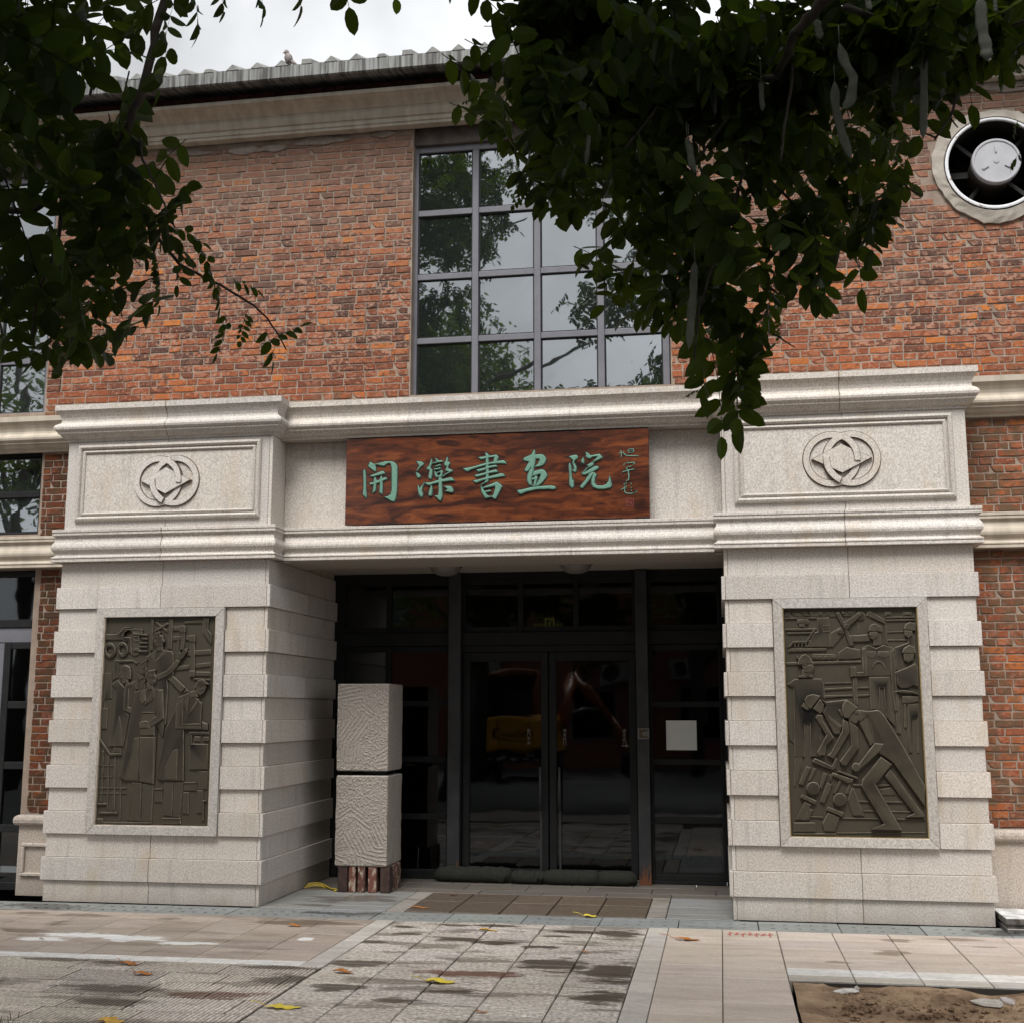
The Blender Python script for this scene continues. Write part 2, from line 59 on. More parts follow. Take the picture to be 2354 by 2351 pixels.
RELIEF_RIGHT=[["far_building",7,[-542,926,-509,925,-490,887,-544,888]],["far_building",7,[-482,925,-428,924,-383,886,-460,887]],["far_building",7,[-414,931,-361,930,-329,889,-376,889]],["far_building",7,[-347,930,-127,931,-109,883,-322,885]],["far_building",7,[-67,930,59,932,43,884,-56,885]],["far_building",7,[299,922,354,924,353,887,297,884]],["far_building",7,[446,920,524,919,522,885,444,886]],["far_building",12,[-261,929,-227,929,-228,898,-258,898]],["far_building",12,[-194,928,-161,929,-162,900,-192,899]],["far_building",12,[-68,926,-38,927,-39,906,-68,905]],["far_building",12,[-8,928,29,929,24,906,-5,907]],["far_building",12,[308,918,344,919,343,894,307,893]],["far_building",12,[465,911,504,912,503,893,465,893]],["far_building",10,[-547,881,-276,881,-276,869,-548,867]],["far_building",10,[303,879,542,879,541,866,306,865]],["far_building",10,[305,854,540,854,540,841,308,839]],["far_building",6,[310,752,451,757,457,744,310,739]],["far_building",6,[310,685,480,683,476,670,310,671]],["far_building",6,[58,840,74,840,80,734,63,734]],["far_building",12,[157,930,177,930,292,857,293,813,142,890]],["far_building",12,[290,810,312,789,308,637,292,638]],["tower",12,[-273,878,-169,880,-168,754,-179,621,-372,623,-301,752,-270,758]],["tower",16,[-229,809,-175,810,-176,801,-219,800,-219,761,-228,759]],["tower",16,[-227,758,-167,758,-168,750,-228,749]],["tower",14,[-444,864,-350,867,-341,844,-348,820,-405,821,-438,828]],["tower",14,[-428,821,-378,821,-379,797,-423,797]],["tower",10,[-547,785,-277,789,-277,768,-548,768]],["tower",10,[-535,751,-321,752,-325,738,-532,737]],["tower",18,[-533,624,-484,675,-374,677,-306,776,-294,765,-361,663,-378,653,-478,658,-506,624]],["tower",18,[-471,654,-461,654,-464,623,-474,624]],["tower",18,[-441,654,-433,654,-436,623,-444,623]],["tower",18,[-411,654,-402,654,-406,623,-414,623]],["tower",18,[-381,653,-371,653,-372,623,-382,623]],["tower",18,[-350,677,-340,691,-338,656,-348,643]],["tower",18,[-322,718,-311,731,-311,697,-321,684]],["tower",11,[-526,614,-200,615,-204,587,-531,580]],["crane_arm",13,[-168,743,-73,797,-49,735,-146,621,-176,621]],["crane_arm",10,[132,886,129,870,120,857,106,848,91,845,76,848,64,857,56,871,53,887,57,904,66,917,79,926,95,929,110,926,122,916,130,903]],["crane_arm",19,[-115,913,-98,923,-81,920,-45,831,-15,755,26,640,-7,627,-60,797]],["crane_arm",22,[78,921,101,911,96,887,-14,789,-46,810,-52,831]],["crane_arm",26,[-63,756,-66,746,-72,739,-81,734,-90,734,-98,739,-104,747,-106,756,-103,766,-97,774,-88,778,-79,778,-71,774,-65,766]],["crane_arm",26,[-5,796,-8,786,-15,777,-25,773,-36,773,-46,777,-52,786,-54,797,-52,807,-44,816,-34,820,-23,820,-14,815,-7,807]],["crane_arm",15,[-10,721,149,730,165,666,14,664]],["conveyor",14,[-109,573,-37,623,80,599,80,525,-19,515,-104,519]],["conveyor",9,[-321,565,-142,563,-120,550,-120,529,-134,516,-323,514]],["conveyor",16,[-288,533,-291,525,-298,519,-306,517,-315,519,-321,525,-323,533,-320,541,-314,547,-305,550,-297,547,-290,541]],["conveyor",16,[-243,533,-245,525,-252,519,-261,517,-269,519,-275,525,-277,533,-275,541,-268,547,-259,549,-251,547,-245,541]],["conveyor",16,[-191,532,-194,524,-200,518,-209,516,-217,519,-223,525,-225,533,-223,541,-216,547,-208,549,-199,547,-193,541]],["conveyor",16,[-141,532,-143,524,-150,518,-159,516,-167,518,-173,524,-175,532,-172,540,-166,546,-157,549,-149,546,-143,540]],["conveyor",10,[-551,495,80,506,82,484,-548,469]],["wall_bar",10,[-233,270,-2,280,-3,263,-234,250]],["wall_bar",10,[38,280,135,283,134,268,38,265]],["wall_bar",10,[-232,210,1,216,1,200,-233,190]],["wall_bar",10,[41,216,139,219,138,203,40,199]],["wall_bar",10,[-231,317,-7,323,-8,313,-232,307]],["shovel_worker",17,[91,612,144,639,209,611,275,638,359,610,329,382,309,372,120,373,88,390]],["shovel_worker",13,[4,360,40,360,40,123,10,123]],["shovel_worker",16,[139,366,318,369,340,-56,266,23,259,276,226,279,217,83,146,90]],["shovel_worker",22,[325,583,362,610,361,389,366,76,340,76,327,209,322,382]],["shovel_worker",22,[168,443,183,477,210,500,243,500,268,476,282,436,273,436,254,466,236,483,213,483,192,467,178,437]],["shovel_worker",22,[129,585,208,584,212,544,192,521,152,521,128,541]],["shovel_worker",22,[221,584,319,584,317,543,283,523,244,527,216,547]],["shovel_worker",25,[90,605,130,612,123,370,34,370,36,407,95,407]],["shovel_worker",28,[-12,451,34,451,39,410,31,370,-12,367]],["shovel_worker",28,[-15,452,35,454,34,439,-14,438]],["shovel_worker",20,[228,746,261,746,256,631,190,632,189,686,223,712]],["shovel_worker",26,[159,750,232,750,225,712,192,682,163,693,155,720]],["shovel_worker",31,[150,754,165,801,189,816,215,821,256,793,267,746,222,752]],["shovel_worker",31,[155,730,188,726,181,716,158,720]],["pick_worker",12,[480,697,542,750,531,542,422,576,395,409,363,422,366,617,478,656]],["pick_worker",25,[451,764,516,753,514,716,480,693,452,717]],["pick_worker",29,[445,771,460,811,500,831,545,817,542,753,490,760]],["pick_worker",21,[343,402,462,448,528,482,548,435,541,282,493,295,459,272,395,269,370,302,367,369]],["pick_worker",28,[432,563,522,562,510,508,470,485,438,502]],["pick_worker",33,[422,569,437,609,484,636,528,615,535,565,474,561]],["pick_worker",26,[328,239,407,255,497,242,544,215,496,225,406,232]],["pick_worker",17,[404,202,543,202,541,156,459,143,408,143]],["pick_worker",13,[414,136,433,136,430,-62,411,-62]],["pick_worker",13,[340,222,379,222,382,-115,350,-108]],["pick_worker",9,[446,136,540,142,525,-272,509,-272,518,17,485,10,465,-272,439,-272]],["standing_worker",14,[-547,305,-482,352,-256,355,-238,317,-230,176,-263,183,-289,-309,-374,-310,-367,-31,-389,-18,-410,-31,-420,-310,-506,-311,-495,271]],["standing_worker",20,[-419,433,-334,409,-328,372,-415,372]],["standing_worker",25,[-451,376,-414,382,-368,368,-331,382,-329,364,-448,361]],["standing_worker",25,[-461,542,-445,555,-443,521,-457,528]],["standing_worker",27,[-418,470,-324,476,-316,446,-327,412,-354,402,-400,413]],["standing_worker",30,[-451,470,-443,521,-415,555,-381,565,-342,534,-318,480,-391,479]],["standing_worker",32,[-390,480,-378,478,-370,471,-367,461,-370,452,-379,445,-391,442,-391,449,-383,451,-377,455,-374,461,-376,467,-382,472,-390,473]],["standing_worker",32,[-391,442,-402,445,-411,452,-414,461,-410,471,-401,478,-390,480,-390,473,-398,472,-404,467,-406,461,-404,455,-399,451,-391,449]],["left_drill_worker",24,[-276,190,-224,156,-53,176,-27,156,-94,123,-79,23,-101,-50,-124,-117,-170,-117,-254,63,-226,123]],["left_drill_worker",30,[-92,10,-48,-17,-45,-110,-164,-295,-184,-322,-236,-296,-202,-269,-103,-90]],["left_drill_worker",32,[-322,23,-301,49,-262,43,-257,-4,-174,-147,-239,-210,-255,-296,-308,-296,-320,-270,-235,-124]],["left_drill_worker",32,[-339,96,-276,180,-245,130,-254,76,-281,56]],["left_drill_worker",36,[-400,143,-405,177,-381,210,-334,222,-275,207,-279,190,-359,93,-385,113]],["left_drill_worker",36,[-260,153,-264,143,-272,136,-282,136,-289,143,-292,153,-288,163,-280,170,-270,170,-263,163]],["left_drill_worker",30,[-434,116,-413,153,-372,89,-392,86]],["left_drill_worker",28,[-228,56,-101,-50,-122,-84,-204,-4]],["right_drill_worker",28,[43,-25,112,48,159,-190,126,-217]],["right_drill_worker",28,[278,-406,534,-779,533,-798,381,-800,453,-767,231,-465]],["right_drill_worker",31,[-46,14,28,-65,28,-230,-34,-316,-83,-382,-115,-376,-133,-343,-30,-211]],["right_drill_worker",35,[35,88,119,78,198,88,223,71,254,35,385,-202,550,-540,541,-708,307,-353,194,-275,159,-197,118,34,44,-12]],["right_drill_worker",38,[206,-302,293,-367,150,-531,174,-576,347,-904,101,-901,206,-854,34,-545,42,-499]],["right_drill_worker",38,[-39,30,35,93,60,63,31,-10,10,-30,-34,-4]],["right_drill_worker",41,[159,-190,237,-196,202,-256,26,-414,-7,-434,-31,-395,-10,-356,22,-362]],["right_drill_worker",44,[-94,123,-73,163,-46,168,36,109,-46,16,-79,23,-99,76]],["right_drill_worker",44,[41,66,38,55,29,49,18,49,10,55,7,66,11,77,20,84,30,84,39,77]],["right_drill_worker",44,[34,-391,28,-410,15,-424,-4,-430,-21,-425,-34,-411,-38,-392,-32,-373,-18,-359,0,-354,17,-359,30,-372]],["right_drill_worker",36,[-132,86,-112,95,-91,43,-98,26]],["rock_drill",18,[-413,-385,-374,-401,-442,-550,-481,-537]],["rock_drill",18,[-434,-681,-382,-707,-440,-838,-518,-832]],["rock_drill",18,[-403,-736,-368,-752,-400,-831,-453,-838]],["rock_drill",12,[-351,-398,-325,-411,-382,-516,-398,-510]],["rock_drill",12,[-223,-462,-189,-436,-198,-488,-218,-515]],["rock_drill",12,[-140,-501,-121,-514,-177,-619,-196,-613]],["rock_drill",12,[-63,-526,-37,-526,-73,-618,-92,-612]],["rock_drill",20,[-274,-437,-235,-453,-293,-581,-308,-562]],["rock_drill",20,[-245,-522,-203,-541,-271,-699,-310,-680]],["rock_drill",20,[-248,-770,-152,-808,-196,-925,-280,-926,-297,-862]],["rock_drill",23,[-196,-436,-26,-493,-37,-520,-69,-527,-139,-494,-203,-462]],["rock_drill",26,[-362,-345,-335,-318,-322,-325,-200,-383,-164,-311,-152,-324,-168,-403,-195,-416,-356,-358]],["rock_drill",26,[-458,-619,-335,-673,-350,-706,-472,-649]],["rock_drill",29,[-143,-422,4,-473,10,-493,-156,-432]],["rock_drill",29,[-252,-718,-118,-768,-133,-804,-260,-751]],["rock_drill",32,[-307,-570,-311,-589,-322,-606,-337,-619,-355,-626,-375,-626,-393,-619,-407,-607,-416,-590,-419,-571,-414,-552,-404,-535,-389,-523,-370,-516,-351,-516,-333,-522,-319,-534,-310,-551]],["rock_drill",32,[-91,-661,-95,-680,-106,-696,-121,-709,-139,-716,-158,-716,-176,-710,-190,-697,-199,-681,-201,-662,-197,-643,-187,-626,-172,-613,-154,-607,-134,-606,-117,-613,-103,-625,-94,-642]],["floor_line",10,[-31,-533,40,-535,40,-552,-28,-549]],["floor_line",10,[156,-537,266,-533,278,-546,162,-554]],["floor_line",10,[2,-669,92,-671,98,-684,8,-682]],["floor_line",10,[227,-670,362,-671,380,-687,239,-686]],["floor_line",10,[-393,-801,-288,-806,-289,-819,-393,-814]],["floor_line",10,[-139,-811,176,-813,175,-822,-140,-821]],["floor_line",10,[317,-814,542,-811,542,-820,316,-824]],["floor_line",10,[-535,-947,-197,-941,-184,-954,-191,-967,-536,-970]],["floor_line",6,[187,-576,297,-555,332,-620,204,-625]],["floor_line",6,[44,-747,447,-754,446,-764,50,-763]],["floor_line",6,[-183,-935,540,-920,539,-929,-177,-945]],["floor_line",14,[-45,-559,-20,-578,51,-798,-42,-793,-82,-670]],["floor_line",14,[-532,-856,-362,-853,-349,-866,-355,-934,-535,-937]],["floor_line",9,[-506,-309,-440,-309,-450,-398,-505,-557,-521,-557]],["floor_line",9,[-543,-67,-502,-200,-544,-167]]]
CROWN_RIGHT=[[5.747,-7.336,3.956,0.1],[5.852,-7.191,4.031,0.138],[6.023,-7.104,4.066,0.159],[5.897,-6.94,3.993,0.133],[5.725,-7.188,3.873,0.082],[5.584,-6.998,3.88,0.058],[5.847,-7.922,3.352,0.087],[5.926,-7.433,3.597,0.124],[5.604,-6.951,3.771,0.054],[5.732,-7.242,3.554,0.071],[5.857,-6.946,3.694,0.122],[5.822,-7.8,3.19,0.039],[5.846,-7.399,3.332,0.031],[5.96,-7.633,3.27,0.047],[6.07,-7.343,3.756,0.136],[6.063,-7.281,3.59,0.129],[6.265,-7.895,3.504,0.075],[6.223,-7.662,3.502,0.115],[6.218,-7.572,3.401,0.079],[6.037,-6.884,3.61,0.095],[6.41,-7.054,3.941,0.122],[6.385,-7.696,3.469,0.113],[6.589,-6.993,3.978,0.096],[6.53,-7.695,3.458,0.119],[6.744,-7.166,3.902,0.151],[6.674,-7.684,3.451,0.104],[6.8,-7.823,3.532,0.124],[6.937,-6.833,3.897,0.103],[6.987,-7.568,3.662,0.125],[6.985,-7.542,3.547,0.062],[7.335,-6.676,4.148,0.11],[7.361,-6.802,4.152,0.088],[6.043,-7.548,3.146,0.06],[5.96,-6.795,3.316,0.051],[6.14,-7.257,3.274,0.085],[6.273,-7.09,3.389,0.092],[6.409,-7.599,3.228,0.065],[6.591,-6.77,3.659,0.086],[6.709,-7.031,3.567,0.08],[6.865,-6.711,3.765,0.068],[6.766,-6.774,3.526,0.098],[6.609,-7.437,3.12,0.072],[6.507,-7.39,3.178,0.081],[6.728,-7.574,3.121,0.025],[6.518,-7.61,2.98,0.034],[6.581,-7.682,2.904,0.016],[6.146,-7.494,3.013,0.067],[6.269,-7.148,3.202,0.104],[6.369,-7.803,2.977,0.065],[6.195,-7.046,3.044,0.058],[6.328,-7.408,2.935,0.072],[6.421,-7.431,2.971,0.045],[6.323,-6.851,2.998,0.06],[6.409,-7.222,2.915,0.038],[6.315,-7.405,2.749,0.042],[6.348,-7.204,2.745,0.012],[6.4,-7.073,3.609,0.072],[6.292,-7.791,3.212,0.059]]
CROWN_LEFT=[[4.32,-7.943,3.755,0.111],[4.894,-8.648,3.276,0.073],[4.684,-8.077,3.677,0.047],[4.41,-8.014,3.549,0.088],[4.9,-8.636,3.18,0.031],[4.405,-8.041,3.384,0.058],[4.683,-8.341,3.125,0.026],[4.485,-8.191,3.204,0.028],[4.879,-8.604,2.916,0.026],[4.864,-8.587,3.013,0.017],[4.879,-8.457,2.988,0.015],[4.597,-7.829,3.236,0.022],[4.968,-8.412,2.896,0.015],[4.687,-7.971,3.067,0.02],[4.539,-7.854,3.181,0.018],[4.308,-7.847,2.973,0.052],[4.699,-8.317,2.872,0.029],[4.685,-8.294,2.779,0.051],[4.522,-8.165,2.783,0.036],[4.549,-7.937,2.835,0.035],[4.909,-8.466,2.662,0.015],[4.523,-7.955,2.762,0.018]]
SPRAY_LEFT=[[[5.2,-8.797,3.12],[5.214,-8.768,2.955],1.35],[[5.074,-8.812,3.083],[5.167,-8.799,3.099],1.1],[[5.346,-8.883,3.168],[5.374,-8.864,3.081],1.2],[[5.418,-8.871,3.168],[5.456,-8.851,3.086],1.2],[[5.136,-8.632,3.299],[5.098,-8.62,3.189],1.1],[[5.217,-8.713,3.253],[5.248,-8.69,3.142],1.1],[[5.089,-8.73,3.219],[5.109,-8.713,3.136],1.1],[[4.852,-8.108,2.942],[4.902,-8.072,2.779],0.9],[[4.934,-8.092,2.929],[4.897,-8.08,2.82],1.0],[[4.951,-8.196,2.958],[5.056,-8.173,2.925],1.0],[[5.016,-8.177,2.905],[5.073,-8.152,2.813],1.2],[[5.055,-8.06,2.861],[5.143,-8.042,2.84],1.1],[[4.954,-7.869,2.843],[4.965,-7.844,2.705],0.85],[[5.0,-8.071,2.874],[5.052,-8.047,2.779],1.1],[[5.019,-7.858,2.843],[4.973,-7.851,2.755],0.8],[[5.032,-7.744,2.792],[5.146,-7.738,2.867],0.75],[[5.062,-7.843,2.799],[5.116,-7.815,2.683],1.0],[[4.881,-8.321,3.022],[4.994,-8.283,2.907],1.1],[[4.918,-8.307,2.971],[5.069,-8.264,2.868],1.1],[[4.869,-8.327,3.048],[4.959,-8.312,3.048],1.1],[[4.905,-8.303,2.932],[4.953,-8.278,2.83],1.1],[[4.662,-8.148,2.997],[4.659,-8.129,2.874],1.0],[[4.653,-8.044,2.98],[4.75,-8.021,2.937],0.7],[[4.755,-8.117,2.901],[4.752,-8.097,2.778],1.0],[[4.653,-8.201,2.68],[4.689,-8.174,2.555],1.2],[[4.783,-8.285,2.702],[4.878,-8.264,2.67],1.2],[[4.811,-8.293,2.779],[4.886,-8.272,2.727],1.0],[[4.982,-8.294,2.958],[4.941,-8.286,2.868],1.2],[[4.695,-8.308,2.753],[4.665,-8.288,2.599],1.2],[[4.617,-8.313,2.702],[4.588,-8.299,2.586],1.2],[[4.85,-8.557,3.177],[4.871,-8.538,3.081],1.2]]
SPRAY_RIGHT=[[[5.797,-7.785,3.198],[5.73,-7.786,3.133],0.85],[[5.87,-7.777,3.22],[5.956,-7.755,3.177],1.0],[[5.972,-7.757,3.206],[5.984,-7.741,3.119],1.0],[[5.63,-7.664,3.537],[5.576,-7.67,3.522],0.7],[[6.007,-7.703,2.915],[5.951,-7.725,2.988],1.1],[[6.244,-7.42,2.684],[6.19,-7.427,2.669],0.8],[[6.369,-7.408,2.738],[6.365,-7.387,2.607],0.9],[[6.632,-7.317,3.081],[6.582,-7.31,2.986],0.9],[[6.776,-7.228,3.312],[6.831,-7.203,3.215],0.9],[[6.861,-7.235,3.442],[6.916,-7.213,3.361],0.8],[[7.111,-7.687,3.318],[7.082,-7.685,3.276],1.0],[[7.116,-7.672,3.234],[7.072,-7.672,3.192],1.0],[[6.023,-7.307,3.02],[6.102,-7.283,2.955],0.9],[[5.735,-7.77,3.667],[5.722,-7.784,3.742],1.0],[[6.497,-7.119,2.986],[6.511,-7.103,2.903],0.8]]
PODS=[[[[6.632,-7.896,3.474],[6.644,-7.885,3.423],[6.666,-7.875,3.385],[6.658,-7.867,3.325],[6.636,-7.867,3.304]],0.0283],[[[6.623,-7.834,3.401],[6.623,-7.822,3.331],[6.64,-7.807,3.255],[6.66,-7.794,3.196]],0.0263],[[[6.932,-8.145,3.422],[6.932,-8.133,3.351],[6.941,-8.124,3.304],[6.943,-8.118,3.271]],0.032],[[[6.849,-7.854,3.441],[6.847,-7.84,3.353],[6.841,-7.82,3.225]],0.0235],[[[6.841,-7.806,3.453],[6.839,-7.795,3.387],[6.833,-7.788,3.335]],0.0239],[[[6.79,-7.77,3.499],[6.788,-7.759,3.427],[6.785,-7.746,3.345]],0.0214],[[[6.941,-7.646,3.522],[6.929,-7.639,3.468],[6.931,-7.633,3.433]],0.021],[[[6.972,-7.545,3.564],[6.966,-7.535,3.498]],0.0144],[[[6.575,-7.915,3.534],[6.583,-7.905,3.483]],0.0235],[[[6.231,-7.827,3.273],[6.24,-7.819,3.23],[6.25,-7.809,3.182]],0.0185],[[[6.244,-7.772,2.947],[6.237,-7.757,2.851],[6.221,-7.737,2.712]],0.0223],[[[6.31,-7.741,3.453],[6.309,-7.73,3.383]],0.011],[[[6.432,-7.82,3.431],[6.434,-7.805,3.345]],0.0165],[[[6.498,-7.729,3.571],[6.481,-7.722,3.512],[6.466,-7.719,3.482]],0.015],[[[5.952,-7.891,3.374],[5.959,-7.878,3.307]],0.0291],[[[5.976,-7.876,3.311],[5.961,-7.861,3.201]],0.0146],[[[6.236,-7.825,3.264],[6.244,-7.812,3.192]],0.0219],[[[6.228,-7.661,2.885],[6.222,-7.639,2.746]],0.02],[[[6.356,-7.56,3.025],[6.35,-7.551,2.964]],0.0227],[[[6.68,-8.094,3.48],[6.686,-8.087,3.445]],0.0177],[[[6.989,-8.041,3.475],[6.99,-8.035,3.44]],0.0115],[[[6.546,-7.715,3.537],[6.549,-7.702,3.463]],0.02]]
LIMBS_LEFT=[[[[5.096,-8.561,3.452],[5.05,-8.541,3.284],[5.014,-8.526,3.153],[4.949,-8.474,3.08],[4.868,-8.427,3.029],[4.805,-8.431,2.986],[4.649,-8.35,2.958]],0.011,0.008],[[[4.88,-8.425,3.029],[4.898,-8.203,2.945],[4.919,-8.09,2.902],[4.96,-7.979,2.895],[5.02,-7.862,2.872],[5.034,-7.755,2.86],[5.067,-7.686,2.784]],0.0055,0.002],[[[4.962,-8.422,3.091],[4.964,-8.413,3.042],[4.99,-8.401,2.992],[5.037,-8.375,2.881]],0.004,0.002],[[[4.864,-8.569,3.26],[4.91,-8.551,3.201],[4.897,-8.544,3.141]],0.005,0.003],[[[4.728,-8.347,3.022],[4.711,-8.327,2.881],[4.657,-8.315,2.753],[4.641,-8.301,2.65]],0.006,0.003],[[[4.659,-8.239,2.919],[4.708,-8.209,2.786],[4.678,-8.188,2.627]],0.004,0.002]]
LIMBS_RIGHT=[[[[6.608,-8.016,3.555],[6.562,-7.966,3.52],[6.518,-7.918,3.492],[6.475,-7.814,3.441]],0.017,0.01],[[[6.523,-7.823,3.547],[6.515,-7.805,3.427],[6.491,-7.789,3.307],[6.478,-7.775,3.211]],0.006,0.003],[[[6.43,-7.716,3.423],[6.397,-7.702,3.304],[6.369,-7.686,3.181]],0.007,0.004],[[[6.35,-7.723,3.383],[6.253,-7.718,3.255],[6.227,-7.715,3.211]],0.005,0.002],[[[6.978,-7.627,3.443],[6.952,-7.621,3.379],[6.911,-7.618,3.319],[6.908,-7.618,3.317]],0.0042,0.0025],[[[6.952,-7.62,3.376],[6.973,-7.612,3.349]],0.0028,0.0018],[[[6.911,-7.618,3.322],[6.886,-7.624,3.332],[6.874,-7.626,3.332]],0.003,0.0015],[[[6.829,-7.516,3.243],[6.859,-7.507,3.218],[6.887,-7.5,3.205]],0.0035,0.0018],[[[6.859,-7.507,3.218],[6.872,-7.507,3.228]],0.0022,0.0012],[[[6.372,-7.59,3.223],[6.317,-7.574,3.07],[6.251,-7.556,2.892],[6.232,-7.534,2.74]],0.006,0.003],[[[6.464,-7.483,3.291],[6.555,-7.452,3.197],[6.616,-7.431,3.134]],0.005,0.002],[[[6.475,-7.814,3.441],[6.352,-7.734,3.453],[6.2,-7.656,3.452],[6.042,-7.595,3.542]],0.009,0.003],[[[6.462,-7.41,2.846],[6.524,-7.393,2.805]],0.003,0.0015],[[[6.645,-7.955,3.538],[6.785,-7.783,3.571],[6.966,-7.553,3.604]],0.01,0.004],[[[6.149,-7.665,3.452],[6.044,-7.662,3.324],[5.98,-7.652,3.197]],0.005,0.002]]
# ------------------------------------------------------------------ mesh helpers
BASE = {}
class M:
    """collects shapes (world coordinates) and links them as one mesh object"""
    def __init__(s): s.v = []; s.f = []; s.m = []; s.sm = []
    def add(s, vs, fs, mi=0, sm=False):
        o = len(s.v); s.v += [tuple(p) for p in vs]
        for f in fs: s.f.append(tuple(o+i for i in f)); s.m.append(mi); s.sm.append(sm)
        return s
    def box(s, x0, x1, y0, y1, z0, z1, mi=0):
        return s.add([(x0,y0,z0),(x1,y0,z0),(x1,y1,z0),(x0,y1,z0),(x0,y0,z1),(x1,y0,z1),(x1,y1,z1),(x0,y1,z1)],
              [(0,3,2,1),(4,5,6,7),(0,1,5,4),(1,2,6,5),(2,3,7,6),(3,0,4,7)], mi)
    def cbox(s, x0, x1, y0, y1, z0, z1, c=.004, mi=0):
        """box whose front (-y) edges are chamfered"""
        v = [(x0,y1,z0),(x1,y1,z0),(x1,y1,z1),(x0,y1,z1),(x0,y0+c,z0),(x1,y0+c,z0),(x1,y0+c,z1),(x0,y0+c,z1),
             (x0+c,y0,z0+c),(x1-c,y0,z0+c),(x1-c,y0,z1-c),(x0+c,y0,z1-c)]
        f = [(3,2,1,0),(8,9,10,11)]
        for a, b in ((0,4),(4,8)):
            for i in range(4):
                j = (i+1) % 4; f.append((a+i, a+j, b+j, b+i))
        return s.add(v, f, mi)
    def tbox(s, x0, x1, y0, y1, z0, z1, c=.004, mi=0):
        """box whose top edges are chamfered"""
        v = [(x0,y0,z0),(x1,y0,z0),(x1,y1,z0),(x0,y1,z0),(x0,y0,z1-c),(x1,y0,z1-c),(x1,y1,z1-c),(x0,y1,z1-c),
             (x0+c,y0+c,z1),(x1-c,y0+c,z1),(x1-c,y1-c,z1),(x0+c,y1-c,z1)]
        f = [(3,2,1,0),(8,9,10,11)]
        for a, b in ((0,4),(4,8)):
            for i in range(4):
                j = (i+1) % 4; f.append((a+i, a+j, b+j, b+i))
        return s.add(v, f, mi)
    def obox(s, c, ax, ay, az, mi=0):
        """oriented box: centre and three half-axis vectors"""
        c, ax, ay, az = map(Vector, (c, ax, ay, az)); v = []
        for k in (-1, 1):
            for i, j in ((-1,-1),(1,-1),(1,1),(-1,1)): v.append(c+ax*i+ay*j+az*k)
        return s.add(v, [(0,3,2,1),(4,5,6,7),(0,1,5,4),(1,2,6,5),(2,3,7,6),(3,0,4,7)], mi)
    def prism(s, poly, y0, y1, bev=0, mi=0, side=None):
        """poly: (x,z) outline seen from the front; front at y0, back at y1, front edge bevelled"""
        a = sum(p[0]*q[1]-q[0]*p[1] for p, q in zip(poly, poly[1:]+poly[:1]))
        if a < 0: poly = poly[::-1]
        n = len(poly); rings = [[(x, y1, z) for x, z in poly]]
        if bev > 0:
            rings.append([(x, y0+bev, z) for x, z in poly]); rings.append([(x, y0, z) for x, z in inset(poly, bev*.9)])
        else: rings.append([(x, y0, z) for x, z in poly])
        v = [p for r in rings for p in r]; f = []
        for k in range(len(rings)-1):
            for i in range(n):
                j = (i+1) % n; f.append((k*n+i, k*n+j, (k+1)*n+j, (k+1)*n+i))
        o = (len(rings)-1)*n
        k = (len(rings)-2)*n
        if side is None: s.add(v, f+[tuple(o+i for i in range(n))], mi)
        else: q0 = len(s.v); s.add(v, f[:k]+[tuple(o+i for i in range(n))], mi); s.add([], []); s.f += [tuple(q0+i for i in q) for q in f[k:]]; s.m += [side]*len(f[k:]); s.sm += [False]*len(f[k:])
        return s
    def tube(s, pts, rad, n=8, mi=0, cap=True):
        pts = [Vector(p) for p in pts]
        if not hasattr(rad, '__len__'): rad = [rad]*len(pts)
        v = []; f = []; up = Vector((.13,.21,1)).normalized()
        for i, p in enumerate(pts):
            d = (pts[min(i+1,len(pts)-1)]-pts[max(i-1,0)]).normalized()
            a = d.cross(up)
            if a.length < .05: a = d.cross(Vector((1,0,0)))
            a.normalize(); b = a.cross(d)
            for k in range(n):
                t = 2*math.pi*k/n; v.append(p+(a*math.cos(t)+b*math.sin(t))*rad[i])
        for i in range(len(pts)-1):
            for k in range(n):
                l = (k+1) % n; f.append((i*n+k, i*n+l, (i+1)*n+l, (i+1)*n+k))
        if cap: f += [tuple(range(n))[::-1], tuple((len(pts)-1)*n+k for k in range(n))]
        return s.add(v, f, mi, True)
    def lathe(s, c, axis, prof, n=32, mi=0, sm=True, close=False):
        """prof: (radius, distance along axis)"""
        c = Vector(c); ax = Vector(axis).normalized(); a = ax.orthogonal().normalized(); b = ax.cross(a); v = []; f = []
        for r, h in prof:
            for k in range(n):
                t = 2*math.pi*k/n; v.append(c+ax*h+(a*math.cos(t)+b*math.sin(t))*r)
        for i in range(len(prof)-1):
            for k in range(n):
                l = (k+1) % n; f.append((i*n+k, i*n+l, (i+1)*n+l, (i+1)*n+k))
        if close: f += [tuple(range(n))[::-1], tuple((len(prof)-1)*n+k for k in range(n))]
        return s.add(v, f, mi, sm)
    def sweep(s, prof, path, zmode=True, mi=0, caps=True, closed=False):
        """prof: (offset out, height); path: function offset -> list of points (x,y) ; vertical profile sweep"""
        rows = [[(x, y, z) for x, y in path(o)] for o, z in prof]; m = len(rows[0]); n = len(rows)
        v = [p for r in rows for p in r]; f = []
        for i in range(n-1):
            for k in range(m-1): f.append((i*m+k, (i+1)*m+k, (i+1)*m+k+1, i*m+k+1))
        if caps: f += [tuple(i*m for i in range(n)), tuple(i*m+m-1 for i in range(n))[::-1]]
        return s.add(v, f, mi)
